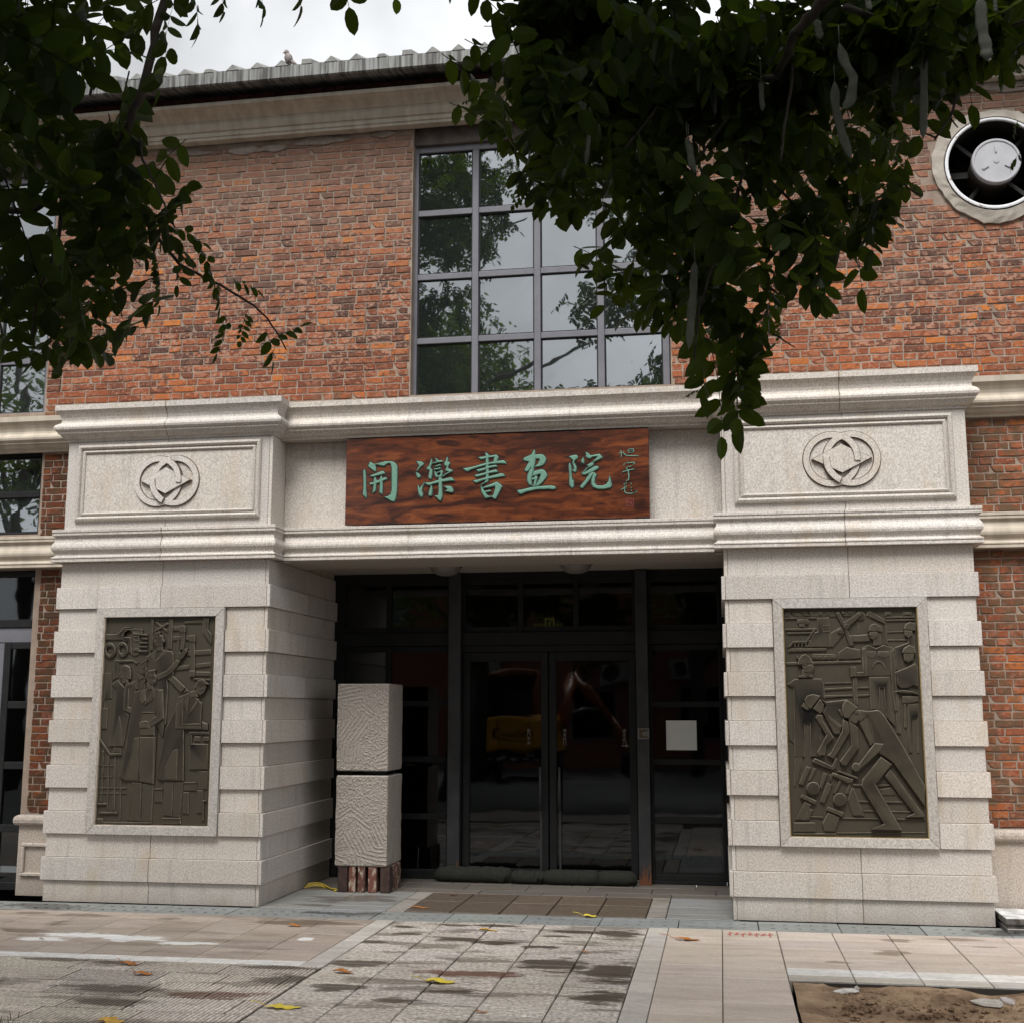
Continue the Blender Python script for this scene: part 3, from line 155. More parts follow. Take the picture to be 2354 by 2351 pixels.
    def build(s, name, mats, parent=None, base=None):
        me = bpy.data.meshes.new(name)
        b = Vector(base) if base is not None else (BASE[parent] if parent is not None else Vector((0,0,0)))
        me.from_pydata([(p[0]-b.x, p[1]-b.y, p[2]-b.z) for p in s.v], [], s.f)
        if not isinstance(mats, (list, tuple)): mats = [mats]
        for m in mats: me.materials.append(m)
        me.polygons.foreach_set('material_index', s.m); me.polygons.foreach_set('use_smooth', s.sm)
        me.update()
        o = bpy.data.objects.new(name, me); COL.objects.link(o)
        if parent is not None: o.parent = parent
        else: o.location = b
        BASE[o] = b
        return o
def inset(poly, d):
    n = len(poly); out = []
    for i in range(n):
        p0, p1, p2 = poly[i-1], poly[i], poly[(i+1) % n]
        a = Vector((p1[0]-p0[0], p1[1]-p0[1])); b = Vector((p2[0]-p1[0], p2[1]-p1[1]))
        if a.length < 1e-6 or b.length < 1e-6: out.append(p1); continue
        na = Vector((-a.y, a.x)).normalized(); nb = Vector((-b.y, b.x)).normalized(); m = na+nb
        if m.length < .3: m = na*1.0
        else: m = m/ max(.5, (m.length_squared/2))
        q = (p1[0]+m.x*d, p1[1]+m.y*d); out.append(q)
    return out
def thing(name, label, cat, loc=(0,0,0), group=None):
    o = bpy.data.objects.new(name, None); COL.objects.link(o); o.location = loc; o.empty_display_size = .2
    BASE[o] = Vector(loc); o['label'] = label; o['category'] = cat
    if group: o['group'] = group
    return o
def tag(o, label, cat, group=None):
    o['label'] = label; o['category'] = cat
    if group: o['group'] = group
    return o
def struct(o): o['kind'] = 'structure'; return o
def stuff(o): o['kind'] = 'stuff'; return o
def inst(name, me, parent, loc, rot=(0,0,0), scale=None):
    """another object on shared mesh data; loc in world coordinates"""
    o = bpy.data.objects.new(name, me); COL.objects.link(o); o.parent = parent
    o.location = Vector(loc)-BASE[parent]; o.rotation_euler = rot
    if scale is not None: o.scale = scale if hasattr(scale, '__len__') else (scale,)*3
    BASE[o] = Vector(loc); return o

# ------------------------------------------------------------------ material helpers
class NT:
    def __init__(s, name):
        s.m = bpy.data.materials.new(name); s.m.use_nodes = True; s.t = s.m.node_tree
        s.b = s.t.nodes['Principled BSDF']; s.out = s.t.nodes['Material Output']
    def set(s, sock, val):
        if isinstance(val, bpy.types.NodeSocket): s.t.links.new(val, sock)
        elif hasattr(val, '__len__') and len(val) == 3 and sock.type == 'RGBA': sock.default_value = (*val, 1)
        else: sock.default_value = val
    def n(s, typ, out=0, props=None, **ins):
        nd = s.t.nodes.new('ShaderNode'+typ)
        for k, v in (props or {}).items(): setattr(nd, k, v)
        for k, v in ins.items():
            key = int(k[1:]) if k[0] == '_' else k.replace('__', ' ')
            s.set(nd.inputs[key], v)
        return nd.outputs[out]
    def p(s, **kw):
        for k, v in kw.items(): s.set(s.b.inputs[k.replace('__', ' ')], v)
        return s
    def pos(s): return s.n('NewGeometry', 'Position')
    def obj(s): return s.n('TexCoord', 'Object')
    def rnd(s): return s.n('ObjectInfo', 'Random')
    def island(s): return s.n('NewGeometry', 'Random Per Island')
    def noise(s, vec, scale, detail=3, rough=.55, out=0, **k): return s.n('TexNoise', out, Vector=vec, Scale=scale, Detail=detail, Roughness=rough, **k)
    def math(s, op, a, b=0.0, clamp=False): return s.n('Math', 0, dict(operation=op, use_clamp=clamp), _0=a, _1=b)
    def ramp(s, fac, a, b, lo=0.0, hi=1.0): return s.n('MapRange', 0, None, _0=fac, _1=a, _2=b, _3=lo, _4=hi)
    def mix(s, fac, a, b, mode='MIX'): return s.n('Mix', 2, dict(data_type='RGBA', blend_type=mode), _0=fac, _6=a, _7=b)
    def mapping(s, vec, scale=(1,1,1), rot=(0,0,0), loc=(0,0,0)):
        return s.n('Mapping', 0, None, Vector=vec, Scale=scale, Rotation=rot, Location=loc)
    def bump(s, h, strength=.3, dist=.01): s.set(s.b.inputs['Normal'], s.n('Bump', 0, None, Height=h, Strength=strength, Distance=dist)); return s
    def colors(s, fac, stops):
        nd = s.t.nodes.new('ShaderNodeValToRGB'); s.set(nd.inputs[0], fac); e = nd.color_ramp.elements
        while len(e) < len(stops): e.new(.5)
        for el, (p, c) in zip(e, stops): el.position = p; el.color = (*c, 1)
        return nd.outputs[0]
    def sep(s, vec, i): return s.n('SeparateXYZ', i, None, Vector=vec)
def flat(name, col, rough=.6, metal=0.0, var=.0, scale=20, bump=0, spec=.5):
    k = NT(name); c = col
    if var: c = k.mix(k.ramp(k.noise(k.pos(), scale, 4), .3, .7), tuple(x*(1-var) for x in col), tuple(min(1, x*(1+var)) for x in col))
    k.p(Base__Color=c, Roughness=rough, Metallic=metal, Specular__IOR__Level=spec)
    if bump: k.bump(k.noise(k.pos(), scale*3, 3), bump, .004)
    return k.m

# ------------------------------------------------------------------ materials
def make_granite(name, tint, dark=.62, stain=True):
    k = NT(name); P = k.pos()
    sp = k.ramp(k.noise(k.mapping(P, (1,1,.8)), 80, 2, .6), .36, .62)
    base = k.mix(sp, tuple(c*dark for c in tint), tint)
    fleck = k.ramp(k.noise(P, 130, 1, .5), .60, .70)
    base = k.mix(k.math('MULTIPLY', fleck, .45), base, (.10,.095,.09))
    base = k.mix(k.math('MULTIPLY', k.ramp(k.noise(P, 95, 1, .5, Distortion=.4), .62, .72), .5), base, (.72,.69,.64))
    rv = k.rnd(); v = k.ramp(rv, 0, 1, .89, 1.06); w2 = k.math('FRACT', k.math('MULTIPLY', rv, 7.3))
    base = k.mix(1.0, base, k.n('CombineColor', 0, None, _0=v, _1=k.math('MULTIPLY', v, k.ramp(w2, 0, 1, .975, 1.005)), _2=k.math('MULTIPLY', v, k.ramp(w2, 0, 1, .94, 1.015))), 'MULTIPLY')
    if stain:
        st = k.ramp(k.noise(k.mapping(P, (1,1,.45)), 3.2, 4, .6), .55, .72)
        base = k.mix(k.math('MULTIPLY', st, .45), base, (.42,.33,.22))
        sp_ = k.math('MULTIPLY', k.ramp(k.math('ADD', k.sep(P, 2), k.math('MULTIPLY', k.noise(P, 6, 4, .6), .22)), .30, .10), .45, True)
        base = k.mix(sp_, base, (.23,.19,.15))
        dr = k.ramp(k.noise(k.mapping(P, (9,9,.8)), 1.6, 4, .6), .54, .74)
        base = k.mix(k.math('MULTIPLY', dr, .32), base, (.20,.185,.165))
    k.p(Base__Color=base, Roughness=.62, Specular__IOR__Level=.35)
    k.bump(k.noise(P, 70, 2), .12, .003)
    return k.m
granite = make_granite('granite', (.64,.595,.55), .66)
granite_frame = make_granite('granite_frame', (.54,.51,.48), .66, False)
granite_dado = make_granite('granite_dado', (.52,.455,.40))
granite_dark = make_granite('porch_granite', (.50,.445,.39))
grime = flat('stained_groove', (.13,.095,.075), .9)
seam_grime = flat('seam_drip', (.24,.195,.155), .9, 0, .3, 14)
caulk = flat('joint_filler', (.50,.42,.33), .8, 0, .25, 9)
stucco = (lambda k: (k.p(Base__Color=k.mix(k.ramp(k.noise(k.mapping(k.pos(), (2.5,1,.6)), 4, 5), .35, .7), (.50,.44,.36), (.36,.315,.255)), Roughness=.8), k.bump(k.noise(k.pos(), 90, 3), .2, .003), k.m)[-1])(NT('painted_stucco'))
cornice_mat = (lambda k: (k.p(Base__Color=k.mix(k.ramp(k.noise(k.mapping(k.pos(), (2.5,1,.6)), 5, 5), .35, .7), (.43,.385,.32), (.31,.275,.225)), Roughness=.85), k.bump(k.noise(k.pos(), 90, 3), .25, .003), k.m)[-1])(NT('cornice_render'))
def make_brick(name='brick', mul=1.0):
    k = NT(name); P = k.pos()
    r = k.math('FRACT', k.math('ADD', k.rnd(), k.island()))
    r2 = k.math('FRACT', k.math('MULTIPLY', r, 17.31))
    col = k.colors(r, [(0,(.070,.036,.028)),(.14,(.130,.050,.032)),(.34,(.200,.064,.033)),(.58,(.270,.084,.038)),(.78,(.330,.110,.050)),(.92,(.40,.130,.042)),(1,(.50,.165,.032))])
    off = k.n('CombineXYZ', 0, None, X=k.math('MULTIPLY', r, 37.0), Y=0.0, Z=k.math('MULTIPLY', r2, 19.0))
    Q = k.n('VectorMath', 0, dict(operation='ADD'), _0=P, _1=off)
    # burnt and chipped patches inside one brick
    ch = k.ramp(k.noise(k.mapping(Q, (1,1,1.5), (0,.6,0)), 19, 2, .5), .50, .55)
    r3 = k.math('FRACT', k.math('MULTIPLY', r, 53.7))
    amt = k.math('MULTIPLY', ch, k.ramp(r2, .1, .5, .1, .85))
    col = k.mix(amt, col, k.mix(k.math('GREATER_THAN', r3, .52), (.078,.050,.042), (.40,.215,.145)))
    ch2 = k.ramp(k.noise(k.mapping(Q, (1,1,1.3), (0,-.7,0)), 34, 1, .5), .58, .62)
    col = k.mix(k.math('MULTIPLY', ch2, .6), col, k.mix(k.math('GREATER_THAN', r3, .4), (.42,.25,.175), (.085,.055,.046)))
    col = k.mix(k.math('MULTIPLY', k.ramp(k.noise(Q, 40, 3, .6), .5, .75), .45), col, (.40,.26,.19))
    col = k.mix(k.math('MULTIPLY', k.ramp(k.noise(Q, 75, 2, .6), .60, .72), .6), col, (.08,.05,.045))
    # grey cement dust high on the wall and red washed courses above the portico ledge
    z = k.sep(P, 2)
    n = k.noise(k.mapping(P, (.8,1,1.5)), 1.7, 4, .6)
    dust = k.math('MULTIPLY', k.ramp(k.math('ADD', z, k.math('MULTIPLY', n, 2.4)), 6.9, 8.7), .78, True)
    col = k.mix(dust, col, (.19,.122,.092))
    sm = k.ramp(k.noise(k.mapping(P, (3,1,.5)), 2.3, 4), .56, .72)
    col = k.mix(k.math('MULTIPLY', sm, .35), col, (.33,.22,.17))
    red = k.math('MULTIPLY', k.ramp(k.math('ADD', z, k.math('MULTIPLY', n, .5)), 5.55, 5.15), .45, True)
    col = k.mix(red, col, (.24,.060,.022))
    moss = k.math('MULTIPLY', k.ramp(k.math('ADD', z, k.math('MULTIPLY', n, .45)), 5.18, 4.95), k.ramp(k.noise(P, 9, 4), .42, .6))
    col = k.mix(k.math('MULTIPLY', moss, .75), col, (.10,.075,.045))
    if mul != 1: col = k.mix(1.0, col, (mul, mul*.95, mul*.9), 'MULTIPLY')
    k.p(Base__Color=col, Roughness=.9, Specular__IOR__Level=.2)
    k.bump(k.noise(Q, 45, 4, .6), .6, .006)
    return k.m
brick_mat = make_brick()
shaded_brick = make_brick('shaded_brick', .5)  # same brick with the left piers' shade put into its colour
mortar = (lambda k: (k.p(Base__Color=k.mix(k.ramp(k.noise(k.pos(), 6, 5), .3, .7), (.205,.155,.120), (.315,.25,.20)), Roughness=.95), k.bump(k.noise(k.pos(), 60, 3), .5, .006), k.m)[-1])(NT('mortar'))
def make_bronze():
    k = NT('bronze'); P = k.pos()
    pt = k.n('NewGeometry', 'Pointiness')
    e = k.ramp(pt, .52, .60)
    hi = k.math('MULTIPLY', k.ramp(k.sep(P, 1), -.022, -.056), k.ramp(k.noise(P, 7, 4), .3, .6, .35, 1))
    col = k.mix(k.ramp(k.noise(P, 5, 4), .3, .75), (.0040,.0038,.0034), (.0105,.0088,.0066))
    col = k.mix(k.math('MULTIPLY', hi, .85), col, (.044,.035,.024))
    col = k.mix(k.math('MULTIPLY', e, .6), col, (.09,.078,.055))
    k.p(Specular__IOR__Level=.22, Base__Color=col, Metallic=.05, Roughness=k.ramp(k.noise(P, 14, 3), .3, .7, .38, .58)); k.bump(k.noise(P, 50, 3), .12, .004)
    return k.m
bronze = make_bronze()
bronze_edge = flat('bronze_edge_highlight', (.125,.108,.080), .36, .2, .4, 14, spec=.4)  # paler bevel colour paints the sky light along the relief edges
gilt = flat('gilt_edge', (.42,.30,.13), .4, .6, .2)
def make_wood():
    k = NT('rosewood'); P = k.pos()
    Q = k.mapping(P, (.55, 1, 2.2))
    d = k.noise(Q, 1.6, 3, .55, 1)
    V = k.n('VectorMath', 0, dict(operation='ADD'), _0=k.mapping(P, (.7,1,5.5)), _1=k.n('VectorMath', 0, dict(operation='SCALE'), _0=d, Scale=4.2))
    g = k.noise(V, 1.3, 8, .58)
    fine = k.noise(k.mapping(V, (1,1,6)), 9, 3, .6)
    col = k.colors(k.math('ADD', g, k.math('MULTIPLY', k.math('SUBTRACT', fine, .5), .22)), [(.28,(.014,.006,.005)),(.42,(.040,.012,.007)),(.50,(.085,.023,.010)),(.60,(.155,.042,.014)),(.74,(.26,.085,.024))])
    k.p(Base__Color=col, Roughness=.28, Coat__Weight=.35, Coat__Roughness=.2); k.bump(fine, .06, .002)
    return k.m
wood = make_wood()
jade = flat('green_lettering', (.125,.26,.195), .5, 0, .12, 40)
groove = flat('painted_groove_shade', (.022,.012,.009), .7)  # dark outline painted round the strokes as shadow of their carved channel
seal_red = flat('seal_red', (.20,.035,.03), .6)
win_frame = flat('window_frame_grey', (.135,.135,.155), .5, 0, .12, 6)
dark_frame = flat('dark_frame_paint', (.011,.0115,.012), .6, 0, .25, 8, spec=.25)
door_steel = (lambda k: (k.p(Base__Color=k.mix(k.ramp(k.math('ADD', k.sep(k.pos(), 2), k.math('MULTIPLY', k.noise(k.mapping(k.pos(), (3,3,1)), 14, 4, .65), .75)), .52, .40), k.mix(k.ramp(k.noise(k.pos(), 5, 4), .35, .7), (.020,.021,.023), (.04,.041,.044)), (.15,.055,.02)), Roughness=.5), k.m)[-1])(NT('painted_steel'))
def make_glass(name, refl, tint, dif, rough=.012, wav=.02):
    k = NT(name)
    h = k.noise(k.mapping(k.pos(), (1,1,1)), 1.7, 2, .5)
    bm = k.n('Bump', 0, None, Height=h, Strength=wav, Distance=.3)
    gl = k.n('BsdfGlossy', 0, None, Color=(.92,.96,1,1), Roughness=rough, Normal=bm)
    tr = k.n('BsdfTransparent', 0, None, Color=(*tint,1))
    df = k.n('BsdfDiffuse', 0, None, Color=(*dif,1))
    a = k.n('MixShader', 0, None, _0=.35, _1=tr, _2=df)
    fr = k.n('Fresnel', 0, None, IOR=1.5)
    f = k.math('ADD', k.math('MULTIPLY', fr, .7), refl)
    mxs = k.n('MixShader', 0, None, _0=f, _1=a, _2=gl)
    k.t.links.new(mxs, k.out.inputs[0]); return k.m
glass_window = make_glass('window_glass', .26, (.25,.28,.28), (.045,.055,.052), .014, .007)
glass_door = make_glass('door_glass', .022, (.55,.57,.56), (.002,.002,.002), .02, .006)
interior = flat('dim_interior', (.05,.048,.045), .9)
def stains(k, P, base, items, col, strength):
    """wet patches and spills: ellipses (x, y, rx, ry) with ragged edges"""
    m = None; nz = k.math('ADD', k.math('MULTIPLY', k.math('SUBTRACT', k.noise(k.mapping(P, (.8,2.2,1)), 3.6, 6, .68), .5), 3.4), k.math('MULTIPLY', k.math('SUBTRACT', k.noise(P, 45, 3, .7), .5), .5))
    for x, y, rx, ry in items:
        q = k.mapping(P, (1/rx, 1/ry, 0), (0,0,0), (-x/rx, -y/ry, 0))
        d = k.math('ADD', k.n('VectorMath', 1, dict(operation='LENGTH'), _0=q), nz)
        a = k.ramp(d, .74, 1.04, 1, 0)
        m = a if m is None else k.math('MAXIMUM', m, a)
    return k.mix(k.math('MULTIPLY', m, strength), base, col), m
WET = [(3.71,-2.27,.21,.10),(4.22,-1.24,.22,.08),(4.58,-1.31,.20,.13),(3.83,-3.02,.20,.11),(4.28,-3.28,.17,.10),(4.60,-3.0,.20,.07),(5.11,-2.1,.28,.22),
       (3.60,-1.47,.12,.06),(3.77,-1.07,.18,.05),(5.44,-.78,.21,.20),(5.5,-2.25,.22,.42),(5.0,-2.05,.2,.15),(4.4,-.6,.25,.06),(3.65,-.75,.12,.06),(5.5,-3.0,.22,.18),(4.05,-.62,.2,.06),
       (4.9,-1.45,.18,.07),(5.1,-.75,.2,.06),(4.95,-.98,.12,.04)]
RUST = [(4.60,-2.44,.40,.10),(3.13,-3.33,.32,.10),(4.86,-2.5,.1,.05),(2.75,-.55,.12,.03)]
GWET = [(2.39,-3.28,.32,.11),(2.55,-3.62,.22,.10),(1.57,-2.47,.25,.06),(3.38,-2.83,.22,.14),(3.2,-2.5,.3,.05),(2.0,-2.5,.2,.05)]
SWET = [(.68,-1.44,.26,.10),(.06,-.42,.35,.10),(.75,-1.085,.10,.11),(.78,-.675,.28,.07),(1.61,-.70,.09,.045),(.3,-.62,.15,.06),(2.78,-.72,.45,.17),(7.95,-.62,.26,.06),(7.6,-.72,.12,.07),(7.45,-1.25,.13,.12),(7.05,-1.66,.09,.03),(8.2,-.9,.1,.03)]
POWDER = [(1.72,-1.62,.28,.12),(1.25,-1.55,.35,.10),(1.05,-1.75,.2,.08),(2.2,-1.75,.25,.06),(3.05,-1.4,.06,.07)]
def make_paver(name, tint, dark, sc, stain_sets, rough=.75, bump=.3, var=.12, damp=0):
    k = NT(name); P = k.pos()
    sp = k.ramp(k.noise(P, sc, 3, .65), .35, .65)
    c = k.mix(sp, tuple(x*dark for x in tint), tint)
    c = k.mix(k.math('MULTIPLY', k.ramp(k.noise(P, sc*1.9, 2), .62, .75), .5), c, (.07,.065,.06))
    rv = k.rnd(); v = k.ramp(rv, 0, 1, 1-var, 1+var)
    c = k.mix(1.0, c, k.n('CombineColor', 0, None, _0=v, _1=k.math('MULTIPLY', v, k.ramp(k.math('FRACT', k.math('MULTIPLY', rv, 9.1)), 0, 1, .965, .99)), _2=k.math('MULTIPLY', v, k.ramp(k.math('FRACT', k.math('MULTIPLY', rv, 5.7)), 0, 1, .93, 1.0))), 'MULTIPLY')
    c = k.mix(k.math('MULTIPLY', k.ramp(k.noise(k.mapping(P, (.6,2.2,1)), 3.0, 5, .6), .46, .72), .55), c, tuple(x*q for x, q in zip(tint, (.52,.47,.42))))
    c = k.mix(k.math('MULTIPLY', k.ramp(k.noise(P, 11, 5, .65), .52, .72), .3), c, tuple(x*.55 for x in tint))
    rg = rough
    if damp:
        dm = k.math('MULTIPLY', k.ramp(k.noise(k.mapping(P, (.55,1.9,1), (0,0,0), (3.1,1.7,0)), 2.1, 6, .66), .53, .585), damp)
        c = k.mix(dm, c, (.115,.092,.068)); rg = k.n('Mix', 0, None, _0=dm, _2=rough, _3=.32)
    for items, col, st in stain_sets:
        c, m = stains(k, P, c, items, col, st)
        if col[0] < .15: rg = k.n('Mix', 0, None, _0=k.math('MULTIPLY', m, .8), _2=rg, _3=.28)
    k.p(Base__Color=c, Roughness=rg, Specular__IOR__Level=.4); k.bump(k.noise(P, sc*.8, 3), bump, .006)
    return k.m
paver_smooth = make_paver('paver_smooth', (.445,.38,.325), .80, 40, [(SWET,(.14,.10,.07),.75),(POWDER,(.80,.80,.79),.85)], .6, .08, .12, .35)
paver_bright = make_paver('paver_smooth_pale', (.57,.50,.44), .84, 40, [(SWET,(.17,.12,.085),.7),(POWDER,(.80,.80,.79),.85)], .6, .08, .08)
paver_rough = make_paver('paver_rough', (.70,.645,.585), .36, 34, [(WET,(.080,.061,.043),.9),(RUST,(.13,.045,.026),.8)], .8, .7, .12, .62)
paver_grooved = make_paver('paver_grooved', (.74,.675,.60), .50, 34, [(GWET,(.085,.064,.05),.8),(RUST,(.13,.05,.025),.8)], .8, .6, .2, .55)
paver_white = make_paver('kerb_marble', (.78,.78,.77), .80, 12, [], .6, .1, .05)
paver_pale = make_paver('border_stone', (.54,.51,.47), .80, 22, [], .7, .15, .12)
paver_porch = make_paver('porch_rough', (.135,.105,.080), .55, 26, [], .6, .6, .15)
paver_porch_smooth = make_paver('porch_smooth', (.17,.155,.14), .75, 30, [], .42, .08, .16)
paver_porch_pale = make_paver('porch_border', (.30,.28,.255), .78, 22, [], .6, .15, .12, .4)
paver_grey = make_paver('blue_grey_slab', (.27,.28,.275), .85, 30, [([(2.85,.62,.5,.22),(2.6,.2,.2,.06)],(.10,.085,.075),.7)], .5, .08, .10)
drain_mat = make_paver('drain_stone', (.265,.285,.285), .82, 40, [([(3.0,-.2,.36,.1),(.3,-.3,.3,.14),(8.4,-.25,.3,.14),(.1,-.2,.3,.1)],(.06,.06,.06),.8)], .55, .15, .08)
bed = flat('joint_bed', (.035,.03,.026), .95)
asphalt = flat('asphalt', (.05,.05,.05), .9, 0, .2, 30, .3)
soil = (lambda k: (k.p(Base__Color=k.mix(k.ramp(k.noise(k.pos(), 3.2, 5, .65), .38, .62), (.15,.088,.048), (.36,.25,.155)), Roughness=.95), k.bump(k.noise(k.pos(), 28, 5, .7), .9, .02), k.m)[-1])(NT('soil'))
zinc = (lambda k: (k.p(Base__Color=k.mix(k.ramp(k.noise(k.mapping(k.pos(), (14,1,.6)), 2.2, 4, .6), .40, .60), (.20,.205,.20), (.04,.038,.035)), Roughness=.55, Metallic=.2), k.m)[-1])(NT('weathered_zinc'))
roof_mat = flat('roof_tile', (.20,.20,.19), .7, 0, .3, 12)
corbel_mat = flat('eaves_brick', (.27,.11,.08), .9, 0, .35, 12, .3)
lintel_mat = flat('stained_lintel', (.085,.068,.060), .9, 0, .4, 9, .3)
cement = (lambda k: (k.p(Base__Color=k.mix(k.ramp(k.noise(k.pos(), 5, 5, .6), .35, .7), (.30,.265,.225), (.42,.385,.335)), Roughness=.9), k.bump(k.noise(k.pos(), 22, 4), .5, .01), k.m)[-1])(NT('cement_collar'))
white_paint = (lambda k: (k.p(Base__Color=k.mix(k.ramp(k.noise(k.pos(), 12, 4, .65), .56, .64), (.66,.67,.69), (.22,.12,.07)), Roughness=.5), k.m)[-1])(NT('chipped_white_paint'))
fan_grey = flat('fan_cap_grey', (.36,.36,.385), .5, 0, .08, 8)
fan_dark = flat('fan_duct_dark', (.014,.012,.010), .7, 0, .4, 9)
def make_leaf(name, a, b):
    k = NT(name); r = k.math('FRACT', k.math('ADD', k.rnd(), k.island()))
    c = k.mix(k.math('POWER', r, 2.2), a, b)
    k.p(Base__Color=c, Roughness=.5, Specular__IOR__Level=.14)
    tl = k.n('BsdfTranslucent', 0, None, Color=k.mix(.5, c, (.20,.30,.015)))
    ms = k.n('MixShader', 0, None, _0=.34, _1=k.b.outputs[0], _2=tl)
    k.t.links.new(ms, k.out.inputs[0]); return k.m
leaf_mat = make_leaf('leaf_green', (.005,.009,.003), (.026,.046,.008))
far_leaf = make_leaf('far_leaf_green', (.030,.048,.016), (.060,.085,.028))
bark = flat('bark', (.045,.036,.028), .9, 0, .4, 40, .6)
pod_mat = flat('seed_pod_skin', (.085,.09,.068), .75, 0, .25, 25, .2)
leaf_yellow = flat('fallen_yellow', (.66,.52,.06), .6, 0, .15, 20)
leaf_orange = flat('fallen_orange', (.42,.15,.028), .6, 0, .35, 25)
leaf_gold = flat('fallen_gold', (.55,.32,.05), .6, 0, .25, 25)
leaf_brown = flat('fallen_brown', (.16,.075,.03), .7, 0, .3, 25)
paper = flat('paper', (.72,.74,.72), .8)
cable_mat = flat('yellow_cable', (.55,.40,.05), .45)
canvas = flat('sandbag_canvas', (.014,.016,.011), .95, 0, .3, 30, .5)
slab_top = (lambda k: (k.p(Base__Color=k.mix(k.ramp(k.sep(k.n('NewGeometry', 'Normal'), 2), .6, .9), k.mix(k.ramp(k.noise(k.pos(), 22, 4), .35, .65), (.035,.03,.026), (.15,.135,.12)), k.mix(k.ramp(k.noise(k.pos(), 9, 4), .4, .6), (.40,.40,.39), (.70,.70,.69))), Roughness=.8), k.m)[-1])(NT('loose_slab'))
old_brick = (lambda k: (k.p(Base__Color=k.mix(k.ramp(k.noise(k.mapping(k.pos(), (1,1,.5)), 26, 4, .65), .50, .60), k.mix(k.rnd(), (.16,.055,.036), (.055,.030,.024)), (.36,.29,.23)), Roughness=.95), k.bump(k.noise(k.pos(), 60, 3), .5, .004), k.m)[-1])(NT('old_brick'))
def make_tooled():
    k = NT('tooled_granite'); P = k.pos(); Q = k.mapping(P, (1,0,1))
    cell = k.n('TexVoronoi', 'Color', None, Vector=Q, Scale=4.8, Randomness=1.0)
    ang = k.math('MULTIPLY', k.sep(cell, 0), math.pi)
    x = k.math('ADD', k.math('MULTIPLY', k.sep(P, 0), k.math('COSINE', ang)), k.math('MULTIPLY', k.sep(P, 2), k.math('SINE', ang)))
    x = k.math('ADD', x, k.math('MULTIPLY', k.noise(P, 9, 3), .02))
    st = k.ramp(k.math('SINE', k.math('MULTIPLY', x, 2*math.pi/.038)), -.2, .9)
    brk = k.ramp(k.noise(P, 38, 3, .6), .36, .60)
    face = k.ramp(k.math('ABSOLUTE', k.sep(k.n('NewGeometry', 'Normal'), 1)), .6, .9)
    peck = k.math('GREATER_THAN', k.sep(cell, 1), .50)
    st = k.n('Mix', 0, None, _0=peck, _2=st, _3=k.ramp(k.noise(P, 42, 2), .4, .6))
    h = k.math('MULTIPLY', k.math('MULTIPLY', st, brk), face)
    c = k.mix(k.ramp(k.noise(P, 90, 2), .35, .65), (.30,.265,.235), (.46,.415,.37))
    c = k.mix(k.math('MULTIPLY', k.math('SUBTRACT', face, h), .4), c, (.20,.17,.145))
    k.p(Base__Color=c, Roughness=.85); k.bump(k.math('ADD', h, k.math('MULTIPLY', k.noise(P, 48, 3), .8)), .8, .011)
    return k.m
tooled = make_tooled()
exit_frame = flat('exit_sign_frame', (.32,.32,.32), .4)
exit_glow = (lambda k: (k.p(Base__Color=(.40,.45,.12), Roughness=.6, Emission__Color=(.40,.48,.10), Emission__Strength=.10), k.m)[-1])(NT('exit_sign_green'))
vinyl = flat('white_vinyl', (.20,.20,.20), .6)
plate_brown = flat('push_plate_brown', (.075,.045,.022), .5)
steel = flat('brushed_steel', (.25,.25,.26), .35, .7)
dull_bar = flat('dull_grey_bar', (.035,.036,.038), .5)
lamp_glass = flat('lamp_shade_glass', (.20,.18,.16), .35)

# ------------------------------------------------------------------ main dimensions
W, G, H, HB, PJ, DEP = 2.114, 4.228, .21, .1946, .0256, 2.05
XR = W+G                      # left edge of the right pier
ZLB, ZLT, ZUB, ZUT = 3.170, 3.483, 4.360, 4.715
YW = .40                      # brick face
def zc(k): return HB+k*H if k >= 0 else 0.0

# ================================================================== ground
m = M(); T = (-60, 70); X0, X1, Y0, Y1 = -4.5, 13.0, -6.5, 3.0
for a in ((-900,X0,-900,900),(X1,900,-900,900),(X0,X1,-900,Y0),(X0,X1,Y1,900)): m.add([(a[0],a[2],-.012),(a[1],a[2],-.012),(a[1],a[3],-.012),(a[0],a[3],-.012)], [(0,1,2,3)])
struct(m.build('ground', asphalt))
m = M(); m.box(X0, X1, Y0, Y1, -.30, -.16); struct(m.build('ground_bed', bed))
pave = bpy.data.objects.new('pavement', None); COL.objects.link(pave); BASE[pave] = Vector((0,0,0)); struct(pave)
drain = bpy.data.objects.new('drain_channel', None); COL.objects.link(drain); BASE[drain] = Vector((0,0,0)); struct(drain)
_pm = {}
groove_dirt = flat('groove_dirt', (.12,.098,.078), .95)
def paver_mesh(kind, sx, sy, mat, c=.004, th=.08):
    key = (kind, round(sx,3), round(sy,3))
    if key not in _pm:
        b = M()
        if kind == 'grooved':
            b.tbox(-sx/2, sx/2, -sy/2, sy/2, -th, -.010, .001, 1)
            n = max(2, round(sx/.0300)); p = sx/n
            for i in range(n): b.tbox(-sx/2+p*(i+.15), -sx/2+p*(i+.85), -sy/2+.003, sy/2-.003, -.010, 0, .0022)
        else: b.tbox(-sx/2, sx/2, -sy/2, sy/2, -th, 0, c)
        o = b.build('paver_'+kind, [mat, groove_dirt] if kind == 'grooved' else mat); _pm[key] = o.data; bpy.data.objects.remove(o)
    return _pm[key]
